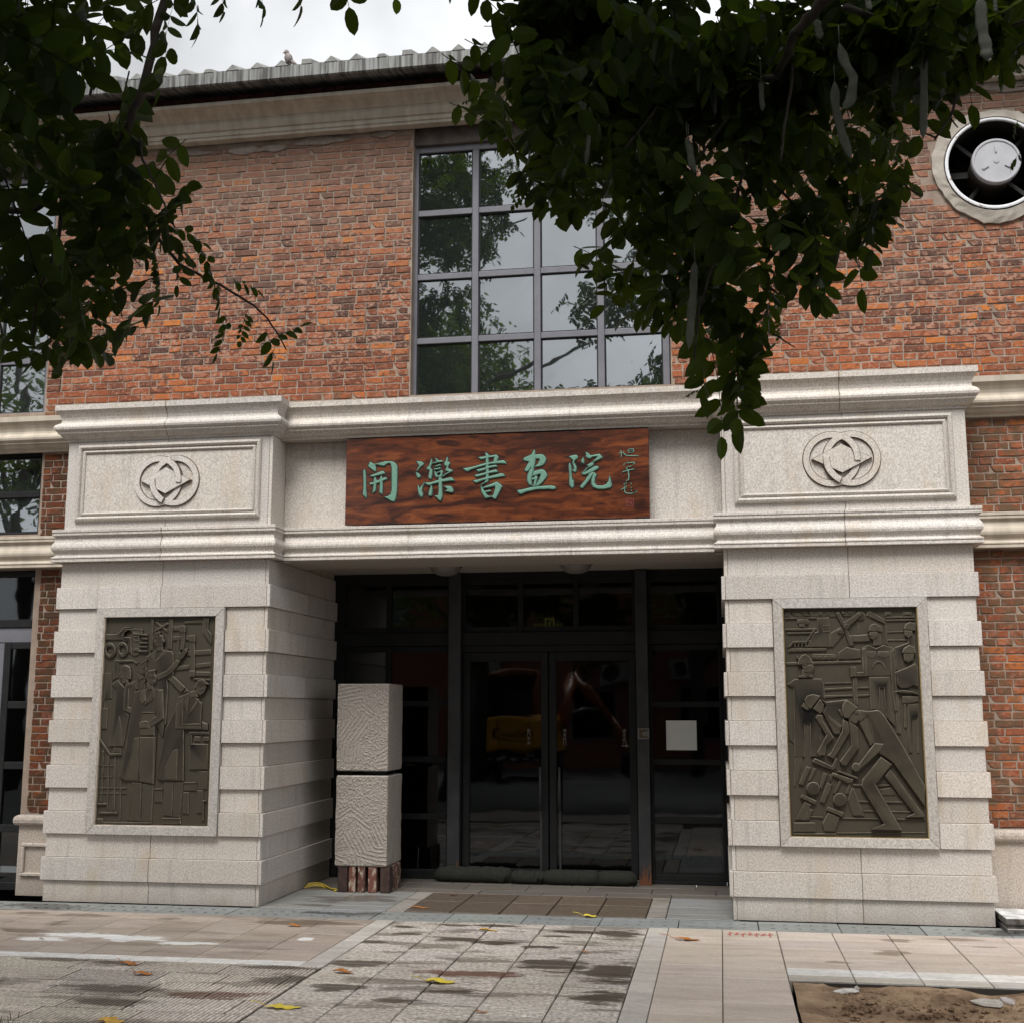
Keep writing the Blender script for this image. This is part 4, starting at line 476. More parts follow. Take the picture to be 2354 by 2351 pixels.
def lay(kind, x0, x1, y0, y1, mat, gap=.006, c=.004, dz=.0015, th=.08):
    if x1-x0 < .05 or y1-y0 < .03: return
    me = paver_mesh(kind, x1-x0-gap, y1-y0-gap, mat, c, th)
    o = inst('paver', me, pave, ((x0+x1)/2, (y0+y1)/2, random.uniform(-dz, dz)))
    o.rotation_euler = (random.uniform(-.002,.002), random.uniform(-.002,.002), random.uniform(-.002,.002))
P_, RW = .43, .356
yA = -.47
for i in range(11):                                       # smooth beige paving left of the centre path
    xa = 3.345-P_*(i+1)
    for j in range(5): lay('smooth', xa, xa+P_, yA-RW*(j+1), yA-RW*j, paver_smooth, .005)
    lay('white', xa, xa+P_, -2.395, -2.255, paver_white, .004)
for j in range(6):                                        # corduroy tiles, broken joints
    y1_ = -2.40-.345*j; off = [.02,-.33,.0,-.28,.0,.1][j]
    x = 3.505
    while x > .15:
        xb = x; xa = x-(.43+off if x > 3.5 and off < -.05 else P_*(1.5 if (j*3+int(x*7)) % 4 == 0 else 1))
        if xb-xa > .06: lay('grooved', xa, xb, y1_-.345, y1_, paver_grooved, .011)
        x = xa
for i in range(5):                                        # bush-hammered centre path
    xa = 3.515+.427*i; sh = [.0,.17,.05,.2,.1][i]
    ys = [yA]+[yA-sh-.36*j for j in range(0 if sh > .08 else 1, 12)]
    for a, b in zip(ys, ys[1:]): lay('rough', xa, xa+.427, b, a, paver_rough, .010, .006, .003)
for xa in (3.345, 5.65):                                  # pale border strips
    ys = [yA, yA-.26] + [yA-.26-.52*j for j in range(1, 7)]
    if xa < 4: ys = [yA, yA-.2, yA-.55, yA-.95, yA-1.35, yA-1.93]
    for a, b in zip(ys, ys[1:]): lay('border', xa, xa+.165, b, a, paver_pale, .006)
for i in range(7):                                        # smooth paving to the right
    xa = 5.815+.431*i; rows = 10 if i < 2 else 4
    for j in range(rows): lay('smooth', xa, xa+.431, yA-.36*(j+1)-.02*(i == 1), yA-.36*j-.02*(i == 1)*(j > 0), paver_bright, .006 if i else .005)
    if i >= 2:
        lay('white', xa, xa+.431, -2.125, yA-1.44, paver_white, .006); lay('border', xa, xa+.431, -2.29, -2.124, paver_pale, .006)
# beyond what the tiles show, plain sheets of the same paving
m = M()
for a in ((-4.5,-1.39,-6.5,.0),(8.84,13.0,-2.29,.0),(-1.39,.12,-6.5,-2.40),(.12,6.69,-6.5,-4.80),): m.box(a[0],a[1],a[2],a[3],-.08,-.001)
stuff(m.build('paving_sheet', paver_smooth, pave))
m = M(); m.box(6.70, 12.9, -2.312, -2.292, -.10, -.012); m.build('paving_edge', bed, pave)
# drain covers with slots
def cover_mesh():
    b = M(); l = .644; d = .43
    ys = [0, .105, .15, .28, .325, d]
    for i in range(5):
        if i % 2 == 0: b.tbox(-l/2, l/2, ys[i]-d/2, ys[i+1]-d/2, -.06, 0, .002)
        else:
            cuts = [-l/2]
            for g in range(5):
                c = -l/2+.11+.106*g; cuts += [c-.017, c+.017]
            cuts.append(l/2)
            for a, c in zip(cuts[0::2], cuts[1::2]): b.box(a, c, ys[i]-d/2, ys[i+1]-d/2, -.06, -.0004)
    o = b.build('cover', drain_mat); me = o.data; bpy.data.objects.remove(o); return me
cm = cover_mesh()
for i in range(-7, 10):
    x = 3.605+.652*i; inst('drain_cover', cm, drain, (x, -.245+.0*x, random.uniform(-.003,.001)), (0,0,random.uniform(-.004,.004)))
# porch floor
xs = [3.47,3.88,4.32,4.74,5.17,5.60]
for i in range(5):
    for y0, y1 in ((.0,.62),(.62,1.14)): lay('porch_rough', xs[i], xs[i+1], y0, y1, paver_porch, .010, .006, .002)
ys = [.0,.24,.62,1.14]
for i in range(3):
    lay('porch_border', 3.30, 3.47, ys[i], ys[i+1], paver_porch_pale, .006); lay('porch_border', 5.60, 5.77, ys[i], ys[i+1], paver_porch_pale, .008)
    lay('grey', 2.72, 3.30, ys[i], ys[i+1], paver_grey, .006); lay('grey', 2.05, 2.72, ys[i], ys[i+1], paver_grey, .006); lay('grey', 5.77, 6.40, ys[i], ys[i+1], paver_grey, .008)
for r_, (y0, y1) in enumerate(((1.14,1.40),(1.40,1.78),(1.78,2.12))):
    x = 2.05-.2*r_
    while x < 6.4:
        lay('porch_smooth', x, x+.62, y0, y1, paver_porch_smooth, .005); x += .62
# soil pit at the lower right
m = M(); nx, ny = 70, 60; px0, px1, py0, py1 = 6.70, 12.9, -6.5, -2.30
from mathutils import noise as MN
vv = []; ff = []
for j in range(ny+1):
    for i in range(nx+1):
        x = px0+(px1-px0)*(i/nx)**1.5; y = py1+(py0-py1)*(j/ny)**1.4
        p = Vector((x*2.2, y*2.2, 3)); z = -.050+.03*MN.noise(p)+.022*MN.noise(p*3.3)+.014*MN.noise(p*8)
        edge = max(0, 1-abs(x-6.75)/.22); z += .03*edge
        ridge = max(0, 1-abs(y+2.55)/.3); z += .016*ridge+.022*max(0, 1-abs(y+2.3)/.35)
        vv.append((x, y, min(z, -.012)))
for j in range(ny):
    for i in range(nx): a = j*(nx+1)+i; ff.append((a, a+nx+1, a+nx+2, a+1))
m.add(vv, ff, 0, True); struct(m.build('soil', soil))
def rock(r, seed, sq=(1,1,.6)):
    rr = random.Random(seed); b = M(); v = []; n1, n2 = 5, 7
    for i in range(n1+1):
        for k in range(n2):
            t = math.pi*i/n1; f = 2*math.pi*k/n2; q = r*(1+.28*rr.uniform(-1,1))
            v.append((q*math.sin(t)*math.cos(f)*sq[0], q*math.sin(t)*math.sin(f)*sq[1], q*math.cos(t)*sq[2]))
    f = [(i*n2+k, (i+1)*n2+k, (i+1)*n2+(k+1)%n2, i*n2+(k+1)%n2) for i in range(n1) for k in range(n2)]
    return v, f
m = M()
for i in range(1500):
    x = 6.78+abs(random.gauss(0,.55)) if i < 800 else random.uniform(6.9, 9.3); y = -2.36-abs(random.gauss(0,.22)) if i % 3 else random.uniform(-3.7,-2.4)
    if x < 6.80+(-2.3-y)*.06+.02: continue
    r = random.choice((.005,.006,.008,.011,.014,.02)); v, f = rock(r, i)
    z = -.045+.03*MN.noise(Vector((x*2.2,y*2.2,3)))+.008
    m.add([(a+x, b_+y, c+z) for a, b_, c in v], f, 0)
o = stuff(m.build('soil_clods', soil)); o['label'] = 'crumbs of brown earth scattered in the dug-up pit'; o['category'] = 'soil'
for i, (x, y, l, wd, a, lab) in enumerate(((7.02,-2.50,.17,.045,.1,'long white stone chip lying at the left end of the earth pit'),(7.86,-2.66,.20,.055,-.35,'long pale stone shard lying right of centre in the earth pit'),(7.98,-2.60,.12,.03,-.5,'short pale shard against the right end of the longer one in the earth pit'),(7.10,-2.40,.03,.02,.4,'small grey stone by the paving edge above the long white chip'))):
    v, f = rock(1, 90+i, (l/2, wd, .022)); b = M(); ca, sa = math.cos(a), math.sin(a)
    b.add([(p*ca-q*sa+x, p*sa+q*ca+y, r_-.022) for p, q, r_ in v], f)
    tag(b.build('stone_chip', paver_pale if i else paver_white, None, (x,y,-.04)), lab, 'stone')

# ================================================================== brick building
bld = thing('brick_building', 'old red brick building with grey gridded windows and moulded eaves cornice behind the pale portico', 'building', (4.2,.7,0))
m = M(); D2 = .72
YM = YW+.006
def wall(x0, x1, z0, z1): m.box(x0, x1, YM, D2, z0, z1)
wall(-.535, 3.355, 4.40, 7.62); wall(-6, -2.95, 0, 7.62)
wall(3.355, 5.90, 7.62, 7.9); wall(-6, 3.355, 7.62, 7.9); wall(5.90, 12.5, 7.62, 7.9)
wall(3.355, 5.90, 4.30, 4.80); wall(-2.95, -.535, 4.40, 4.79)
FX, FZ, FR = 8.93, 6.766, .455
wall(5.90, FX-.62, 4.40, 7.62); wall(FX+.62, 12.5, 4.40, 7.62); wall(FX-.62, FX+.62, 4.40, FZ-.62); wall(FX-.62, FX+.62, FZ+.62, 7.62)
v = []; n = 48
for k in range(n):
    t = 2*math.pi*k/n; c, s_ = math.cos(t), math.sin(t); q = .62/max(abs(c), abs(s_))
    v += [(FX+FR*c, YM, FZ+FR*s_), (FX+q*c, YM, FZ+q*s_), (FX+FR*c, D2, FZ+FR*s_)]
m.add(v, [f for k in range(n) for f in (((3*k, 3*k+1, 3*((k+1)%n)+1, 3*((k+1)%n)), (3*k+2, 3*k, 3*((k+1)%n), 3*((k+1)%n)+2)))])
wall(8.40, 12.5, 0, 4.40); wall(-.52, .12, 0, 4.40); wall(-2.95, -.52, 3.165, 3.52)
m.build('wall', mortar, bld)
# back of house: dark rooms and flanks
m = M()
m.box(-6, 12.5, 8.0, 8.3, -.01, 7.9); m.box(-6.3, -6.003, YM, 8.3, -.01, 7.9); m.box(12.503, 12.8, YM, 8.3, -.01, 7.9); m.box(-6, 12.5, D2+.003, 8, 3.3, 3.45); m.box(-6, 12.5, D2+.003, 8, 7.62, 7.75)
m.box(-5.99, 12.49, 2.5, 8.0, -.02, .005); m.box(1.99, 1.999, 2.06, 8, .005, 3.3); m.box(6.41, 6.419, 2.06, 8, .005, 3.3)
m.build('inner_wall', interior, bld)
# bricks: 300 that show largest as separate parts, the others joined
cands = []
def fan_clear(x0, x1, z):
    d = min(abs(x0-FX), abs(x1-FX)) if not (x0 < FX < x1) else 0
    return math.hypot(d, z-FZ) > .525
def courses(x0, x1, z0, z1, seed, vis=1.0, dark=0, lo=0, hi=0):
    rr = random.Random(seed); k = int(round(z0/.0705)); rows = int((z1-z0)/.0705)
    for j in range(rows):
        z = z0+.0705*j; typ = rr.choice((0,0,1,2,2)); x = x0-rr.uniform(0,.23); flip = rr.random() < .5
        while x < x1:
            L = (rr.choice((.252,.252,.19,.225)) if typ == 0 else rr.choice((.122,.122,.14,.16,.185)) if typ == 1 else rr.choice((.20,.252,.185)) if flip else rr.choice((.122,.115,.14)))
            flip = not flip; a, b = max(x, x0), min(x+L, x1)
            if b-a > .03 and fan_clear(a, b, z+.03):
                cands.append((a+.0065+rr.uniform(-.002,.002), b-.0065+rr.uniform(-.002,.002), z+.006, z+.0705-.006, rr.uniform(-.004,.003), rr.random(), vis))
            x += L
courses(-.525, 3.35, 4.72, 7.58, 1); courses(5.905, 10.2, 4.72, 7.58, 2)
courses(8.46, 10.2, 3.50, 4.36, 3); courses(8.46, 10.2, .76, 3.16, 4)
courses(-.46, .0, .76, 3.16, 5); courses(-.50, .0, 3.50, 4.40, 6)
courses(10.2, 12.4, .76, 3.16, 7, .0); courses(10.2, 12.4, 4.72, 7.58, 8, .0); courses(-5.9, -2.96, .76, 7.58, 9, .0)
def bscore(c):
    x = (c[0]+c[1])/2; z = (c[2]+c[3])/2; d = Vector((x,.4,z))-CAM
    s = (c[1]-c[0])/d.length_squared*c[6]
    if x > 8.95 or x < -.75 or (5.8 < x < 7.75 and z > 5.0+abs(x-6.2)*.55) or z > 7.3: s *= .2
    return -s
cands.sort(key=bscore)
def bmesh_variant(L, seed):
    rr = random.Random(seed); h = .0575; j = lambda s=.003: rr.uniform(-s, s)
    fr = [(-L/2+j(), -h/2+j(.003)), (-L/6, -h/2+j(.002)), (L/6, -h/2+j(.002)), (L/2+j(), -h/2+j(.003)), (L/2+j(), h/2+j(.003)), (L/6, h/2+j(.002)), (-L/6, h/2+j(.002)), (-L/2+j(), h/2+j(.003))]
    if rr.random() < .10: i = rr.choice((0,3,4,7)); fr[i] = (fr[i][0]*(1-.022/L*2), fr[i][1]*.6)
    n = len(fr); b = M()
    v = [(x, .03, z) for x, z in fr]+[(x, .004+j(.0015), z) for x, z in fr]+[(x-.004*(1 if x > 0 else -1), j(.002), z*.88) for x, z in fr]
    f = [(o+i, o+(i+1)%n, o+n+(i+1)%n, o+n+i) for o in (0, n) for i in range(n)]+[(2*n,2*n+1,2*n+6,2*n+7),(2*n+1,2*n+2,2*n+5,2*n+6),(2*n+2,2*n+3,2*n+4,2*n+5)]
    return v, f
VAR = {}
for q in (.24, .17, .11, .08, .05):
    VAR[q] = [bmesh_variant(q, i*7+int(q*100)) for i in range(8)]
VME = {}
def variant(c):
    L = c[1]-c[0]; q = min(VAR, key=lambda k: abs(k-L)); i = int(c[5]*8) % 8; return q, i, L/q
rest = M(); shaded_pier = M()
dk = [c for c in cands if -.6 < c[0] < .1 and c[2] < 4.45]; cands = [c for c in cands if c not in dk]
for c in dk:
    q, i, s_ = variant(c); v, f = VAR[q][i]; shaded_pier.add([(p[0]*s_+(c[0]+c[1])/2, p[1]+YW+c[4], p[2]+(c[2]+c[3])/2) for p in v], f)
stuff(shaded_pier.build('pier_brick_courses', shaded_brick, bld))
for idx, c in enumerate(cands):
    q, i, s_ = variant(c); cx, cz = (c[0]+c[1])/2, (c[2]+c[3])/2; y = YW+c[4]
    if idx < 300:
        if (q, i) not in VME:
            b = M(); b.add(*VAR[q][i]); o = b.build('brick_shape', brick_mat); VME[(q, i)] = o.data; bpy.data.objects.remove(o)
        inst('brick', VME[(q, i)], bld, (cx, y, cz), (0, random.uniform(-.012,.012), 0), (s_, 1, 1))
    else:
        v, f = VAR[q][i]; rest.add([(p[0]*s_+cx, p[1]+y, p[2]+cz) for p in v], f)
stuff(rest.build('brick_courses', brick_mat, bld))
# cement smears under the cornice
m = M()
for i in range(16):
    x = random.uniform(-.4, 3.3) if i < 10 else random.uniform(6.5, 10); z = 7.56-random.random()**2*.09; wd = random.uniform(.15,.5); ht = random.uniform(.02,.06); n = 12
    m.prism([(x+wd*math.cos(2*math.pi*k/n)*random.uniform(.6,1), z+ht*math.sin(2*math.pi*k/n)*random.uniform(.6,1)) for k in range(n)], YW-.012-.0004*i, YW+.01, .006)
stuff(m.build('cement_patch', flat('old_cement', (.20,.16,.135), .95, 0, .3, 14, .4), bld))
# eaves cornice, corbel bricks, gutter, roof ribs
prof = [(.4,7.59),(.30,7.59),(.30,7.62),(.285,7.625),(.285,7.67),(.265,7.675),(.250,7.70),(.237,7.735),(.235,7.765),(.222,7.768),(.20,7.785),(.15,7.812),(.10,7.826),(.095,7.832),(.06,7.842),(.06,7.880),(.4,7.90)]
m = M(); m.add([(x, y, z) for x in (-6.3, 12.8) for y, z in prof], [(i, i+1, len(prof)+i+1, len(prof)+i) for i in range(len(prof)-1)]+[tuple(range(len(prof))), tuple(range(len(prof), 2*len(prof)))[::-1]])
m.build('eaves_cornice', cornice_mat, bld)
m = M(); m.box(-6.3, 12.8, .325, .7, 7.9, 8.3); m.build('eaves_wall', lintel_mat, bld)
cb = M(); cb.cbox(-.12, .12, .0, .05, 0, .062, .004); o = cb.build('b', corbel_mat); cme = o.data; bpy.data.objects.remove(o)
for j, (z, y) in enumerate(((8.035,.315),(8.105,.30),(8.175,.27))):
    x = -3.0+.12*j
    while x < 9.6:
        if j < 2: inst('eaves_brick', cme, bld, (x, y, z))
        x += .252
m = M(); m.box(-6.3, 12.8, .22, .7, 8.172, 8.30); m.build('eaves_ledge', corbel_mat, bld)
m = M()
gp = [(.30,8.07),(-.02,7.985),(-.10,7.972),(-.115,7.985),(-.10,7.99),(-.10,8.118),(-.085,8.128),(.30,8.20)]
m.add([(x, y, z) for x in (-6.3, 12.8) for y, z in gp], [(i, i+1, len(gp)+i+1, len(gp)+i) for i in range(len(gp)-1)])
m.build('gutter', zinc, bld)
m = M(); m.add([(-6.5,-.09,8.125),(13,-.09,8.125),(13,4.4,9.95),(-6.5,4.4,9.95),(13,8.6,8.0),(-6.5,8.6,8.0)], [(0,1,2,3),(3,2,4,5)]); m.build('roof', roof_mat, bld)
x = -3.056+.2585*0
i = 0
while x < 9.9:
    b = M(); s = [(-.068,0),(-.006,.058),(.006,.058),(.068,0)] if i % 4 != 1 else [(-.05,0),(-.045,.05),(.045,.05),(.06,0)]
    if i % 7 == 3: s = [(-.05,0),(-.03,.034),(.03,.034),(.05,0)]
    n = len(s); vv = [(x+p, -.105, 8.118+q) for p, q in s]+[(x+p, 4.4, 9.945+q) for p, q in s]
    b.add(vv, [(k, k+1, n+k+1, n+k) for k in range(n-1)]+[(0,1,2,3)]); b.build('roof_rib', roof_mat, bld)
    x += .2585; i += 1
# wall bands either side of the portico, dado
UPP = [(.11,4.715),(.11,4.662),(.098,4.650),(.080,4.628),(.064,4.595),(.058,4.565),(.064,4.542),(.088,4.527),(.106,4.510),(.113,4.490),(.109,4.470),(.096,4.456),(.084,4.450),(.084,4.434),(.070,4.430),(.058,4.416),(.048,4.398),(.030,4.388),(.014,4.382),(.014,4.360),(.0,4.360)]
LOP = [(.0,3.483),(.078,3.483),(.080,3.480),(.080,3.457),(.070,3.455),(.070,3.448),(.079,3.446),(.079,3.428),(.062,3.420),(.054,3.404),(.055,3.385),(.062,3.362),(.075,3.342),(.083,3.320),(.084,3.305),(.079,3.285),(.066,3.268),(.054,3.254),(.050,3.240),(.056,3.228),(.070,3.219),(.080,3.214),(.080,3.204),(.068,3.202),(.068,3.196),(.080,3.194),(.080,3.170),(.0,3.170)]
UPP = [(0.0,4.7151)]+UPP
for x0, x1 in ((-6, -.02), (8.48, 12.5)):
    for nm, pr in (('upper_band', UPP), ('lower_band', LOP)):
        b = M(); b.sweep([(o, z) for o, z in pr], lambda o: [(x0, YW-.03-o), (x1, YW-.03-o)])
        b.box(x0, x1, YW-.029, YM+.002, pr[-1][1]+.001, pr[0][1]-.001); b.build(nm, stucco, bld)
def dado(x0, x1):
    b = M(); b.box(x0, x1, .30, YM+.001, 0, .645); b.build('dado', granite_dado, bld)
    b = M(); pr = [(0,.646),(.0,.652),(.03,.660),(.042,.680),(.045,.71),(.038,.735),(.02,.750),(-.02,.757)]
    b.sweep([(o, z) for o, z in pr][::-1], lambda o: [(x0-max(o,0)*(x0 < 0), YW), (x0-max(o,0)*(x0 < 0), .30-o), (x1, .30-o)], caps=False); b.build('dado_cap', granite_dado, bld)
dado(-.46, .1); dado(8.38, 12.5)
b = M(); fp = [(-.415,.185),(.3,.185),(.3,.49),(-.415,.49)]
for (x0, x1, z0, z1) in ((-.415,.3,.455,.49),(-.415,.3,.18,.215),(-.415,-.38,.2155,.4545)): b.cbox(x0, x1, .275, .302, z0, z1, .008)
b.build('dado_moulding', granite_dado, bld)

# ------------------------------------------------------------------ windows
def window(x0, x1, zs, cols, y=.50, fw=.065, head=True, mat=win_frame, sash=.012):
    """gridded window; zs: list of transom centre heights from sill to head"""
    wd = M(); wd.cbox(x0, x0+fw, y, y+.08, zs[0], zs[-1], .004); wd.cbox(x1-fw, x1, y, y+.08, zs[0], zs[-1], .004)
    wd.cbox(x0+fw, x1-fw, y, y+.08, zs[-1]-fw, zs[-1], .004); wd.cbox(x0+fw, x1-fw, y, y+.08, zs[0], zs[0]+.03, .004)
    win = wd.build('window', mat, bld)
    cw = (x1-x0-fw)/cols
    for i in range(1, cols):
        b = M(); xm = x0+fw/2+cw*i; b.cbox(xm-.032, xm+.032, y-.004, y+.075, zs[0]+.03, zs[-1]-fw, .004); b.build('mullion', mat, win)
    for z in zs[1:-1]:
        for i in range(cols):
            b = M(); xa = x0+fw/2+cw*i+.033; b.cbox(xa, xa+cw-.066, y+.004, y+.07, z-.03, z+.03, .004); b.build('transom', mat, win)
    lim = [zs[0]]+[z for z in zs[1:-1]]+[zs[-1]-.035]
    for i in range(cols):
        for a, c in zip(lim, lim[1:]):
            xa = x0+fw/2+cw*i+.0335; xb = xa+cw-.067; za, zb = a+.031, c-.031
            b = M()
            for q in ((xa,xa+sash,za,zb),(xb-sash,xb,za,zb),(xa+sash,xb-sash,zb-sash,zb),(xa+sash,xb-sash,za,za+sash)): b.box(q[0],q[1],y+.02,y+.06,q[2],q[3])
            b.build('bead', dark_frame, win)
            b = M(); t = [random.uniform(-.0035,.0035) for _ in range(4)]
            b.add([(xa+.004,y+.03+t[0],za+.004),(xb-.004,y+.03+t[1],za+.004),(xb-.004,y+.03+t[2],zb-.004),(xa+.004,y+.03+t[3],zb-.004),(xa+.004,y+.036+t[0],za+.004),(xb-.004,y+.036+t[1],za+.004),(xb-.004,y+.036+t[2],zb-.004),(xa+.004,y+.036+t[3],zb-.004)],
                  [(0,1,2,3),(7,6,5,4),(0,4,5,1),(1,5,6,2),(2,6,7,3),(3,7,4,0)])
            b.build('pane', glass_window, win)
    return win
ZS = [4.79, 5.376, 6.04, 6.715, 7.43]
window(3.325, 5.888, ZS, 4)
window(-2.93, -.542, ZS, 4)
window(-2.93, -.525, [3.525, 3.95, 4.405], 3, .50, .055, True, dark_frame)
m = M(); m.box(3.357, 5.898, .46, .70, 7.432, 7.615); m.build('window_lintel', lintel_mat, bld)
m = M(); m.box(-2.948, -.537, .46, .70, 7.432, 7.615); m.build('window_lintel', lintel_mat, bld)
m = M(); m.box(-2.945, -.53, .47, .70, 4.4055, 4.52); m.build('window_lintel', lintel_mat, bld)
# tall glazed door at the left edge
dw = M(); dw.cbox(-.578, -.518, .50, .58, 0, 3.16, .004); dw.cbox(-2.93, -.579, .50, .58, 2.585, 2.665, .004); dw.cbox(-2.93, -.579, .50, .58, 3.10, 3.16, .004)
side = dw.build('side_door', dark_frame, bld)
b = M(); b.cbox(-2.93, -.58, .515, .57, 2.435, 2.583, .004); b.build('transom_panel', win_frame, side)
b = M(); b.cbox(-.875, -.80, .51, .575, .03, 2.434, .004); b.cbox(-.799, -.58, .512, .572, 2.37, 2.434, .004); b.build('door_frame', dark_frame, side)
for z in (1.81, 1.212, .602, .05): b = M(); b.cbox(-.799, -.58, .512, .572, z-.036, z+.036, .004); b.build('rail', dark_frame, side)
for a, c in ((1.847,2.369),(1.249,1.773),(.639,1.175),(.087,.565),): b = M(); b.box(-.798, -.581, .535, .541, a, c); b.build('pane', glass_door, side)
b = M(); b.box(-2.92, -.58, .535, .541, 2.667, 3.098); b.build('pane', glass_door, side)
b = M(); b.box(-2.93, -.878, .52, .57, .02, 2.43); b.build('door_leaf', win_frame, side)

# ================================================================== exhaust fan in its round hole
fan = thing('exhaust_fan', 'round exhaust fan with grey hub cap in a white ringed hole in the brick wall', 'fan', (FX,YW,FZ))
m = M(); n = 56; v = []; prof2 = []
rr = random.Random(3); out = [.555+.02*math.sin(3*k/n*2*math.pi)+rr.uniform(-.012,.012) for k in range(n)]
for ring_i, (rf, y) in enumerate(((None,.405),(None,.375),(-.05,.362),(.462,.352),(.452,.366),(.452,.70))):
    for k in range(n):
        t = 2*math.pi*k/n; r_ = out[k] if rf is None else (out[k]+rf if rf < 0 else rf)
        v.append((FX+r_*math.cos(t), y+rr.uniform(-.004,.004), FZ+r_*math.sin(t)))
m.add(v, [(i*n+k, i*n+(k+1)%n, (i+1)*n+(k+1)%n, (i+1)*n+k) for i in range(5) for k in range(n)]); m.build('cement_collar', cement, fan)
m = M(); m.lathe((FX,0,FZ), (0,1,0), [(.448,.345),(.425,.335),(.418,.345),(.418,.36),(.447,.36)], 64); m.build('rim', white_paint, fan)
m = M(); m.lathe((FX,0,FZ), (0,1,0), [(.418,.362),(.418,1.3)], 48); m.lathe((FX,0,FZ), (0,1,0), [(.418,1.3),(.001,1.3)], 48); m.build('duct', fan_dark, fan)
m = M(); m.lathe((FX,0,FZ), (0,1,0), [(.216,.35),(.205,.46),(.19,.98)], 40); m.build('motor_housing', flat('fan_housing', (.085,.072,.06), .55, .1, .4, 8), fan)
m = M(); m.lathe((FX,0,FZ), (0,1,0), [(.0005,.305),(.192,.305),(.196,.297),(.210,.297),(.218,.305),(.219,.350),(.16,.352)], 48, 0, False)
m.lathe((FX,0,FZ), (0,1,0), [(.0005,.299),(.022,.299),(.026,.306)], 16, 0, False)
for a in (90, 210, 330):
    t = R(a); d = Vector((math.cos(t),0,math.sin(t))); c = Vector((FX,.301,FZ))+d*.115; p = Vector((-d.z,0,d.x)); m.obox(c, d*.03, p*.008, Vector((0,.007,0)))
m.build('hub_cap', fan_grey, fan)
for a in (137, 180, 232, 318, 45):
    t = R(a); d = Vector((math.cos(t),0,math.sin(t))); p = Vector((-d.z,0,d.x)); b = M(); b.obox(Vector((FX,.62,FZ))+d*.30, d*.125, p*(.018 if a != 180 else .03), Vector((0,.10 if a != 180 else .03,0))); b.build('strut', fan_dark, fan)
for a in (20, 110, 160, 205, 285):
    t = R(a); d = Vector((math.cos(t),0,math.sin(t))); p = (Vector((-d.z,0,d.x))*.8+Vector((0,.6,0))); b = M(); b.obox(Vector((FX,.95,FZ))+d*.30, d*.115, p*.12, p.cross(d)*.004); b.build('blade', fan_dark, fan)
# ================================================================== granite portico
por = thing('granite_portico', 'pale granite entrance portico with two rusticated piers, moulded cornices and interlaced ring emblems', 'portico', (4.23,1.0,0))
def gbox(x0, x1, y0, y1, z0, z1, mat=granite, name='granite_block', c=.003):
    b = M(); v = [(x, y, z) for z in (z0, z1) for x, y in ((x0,y0),(x1,y0),(x1,y1),(x0,y1))]
    # all edges lightly chamfered
    q = c; b.add([(x0+q,y0,z0+q),(x1-q,y0,z0+q),(x1-q,y0,z1-q),(x0+q,y0,z1-q),
                  (x0,y0+q,z0+q),(x1,y0+q,z0+q),(x1,y0+q,z1-q),(x0,y0+q,z1-q),
                  (x0+q,y0+q,z0),(x1-q,y0+q,z0),(x1-q,y0+q,z1),(x0+q,y0+q,z1),
                  (x0,y1,z0+q),(x1,y1,z0+q),(x1,y1,z1-q),(x0,y1,z1-q),(x0+q,y1,z0),(x1-q,y1,z0),(x1-q,y1,z1),(x0+q,y1,z1)],
                 [(0,1,2,3),(0,8,9,1),(3,2,10,11),(1,5,6,2),(0,3,7,4),(8,16,17,9),(11,10,18,19),(5,13,14,6),(4,7,15,12),
                  (0,4,8),(1,9,5),(2,6,10),(3,11,7),(4,12,16,8),(5,9,17,13),(6,14,18,10),(7,11,19,15),(13,17,16,12,15,19,18,14)])
    return b.build(name, mat, por)
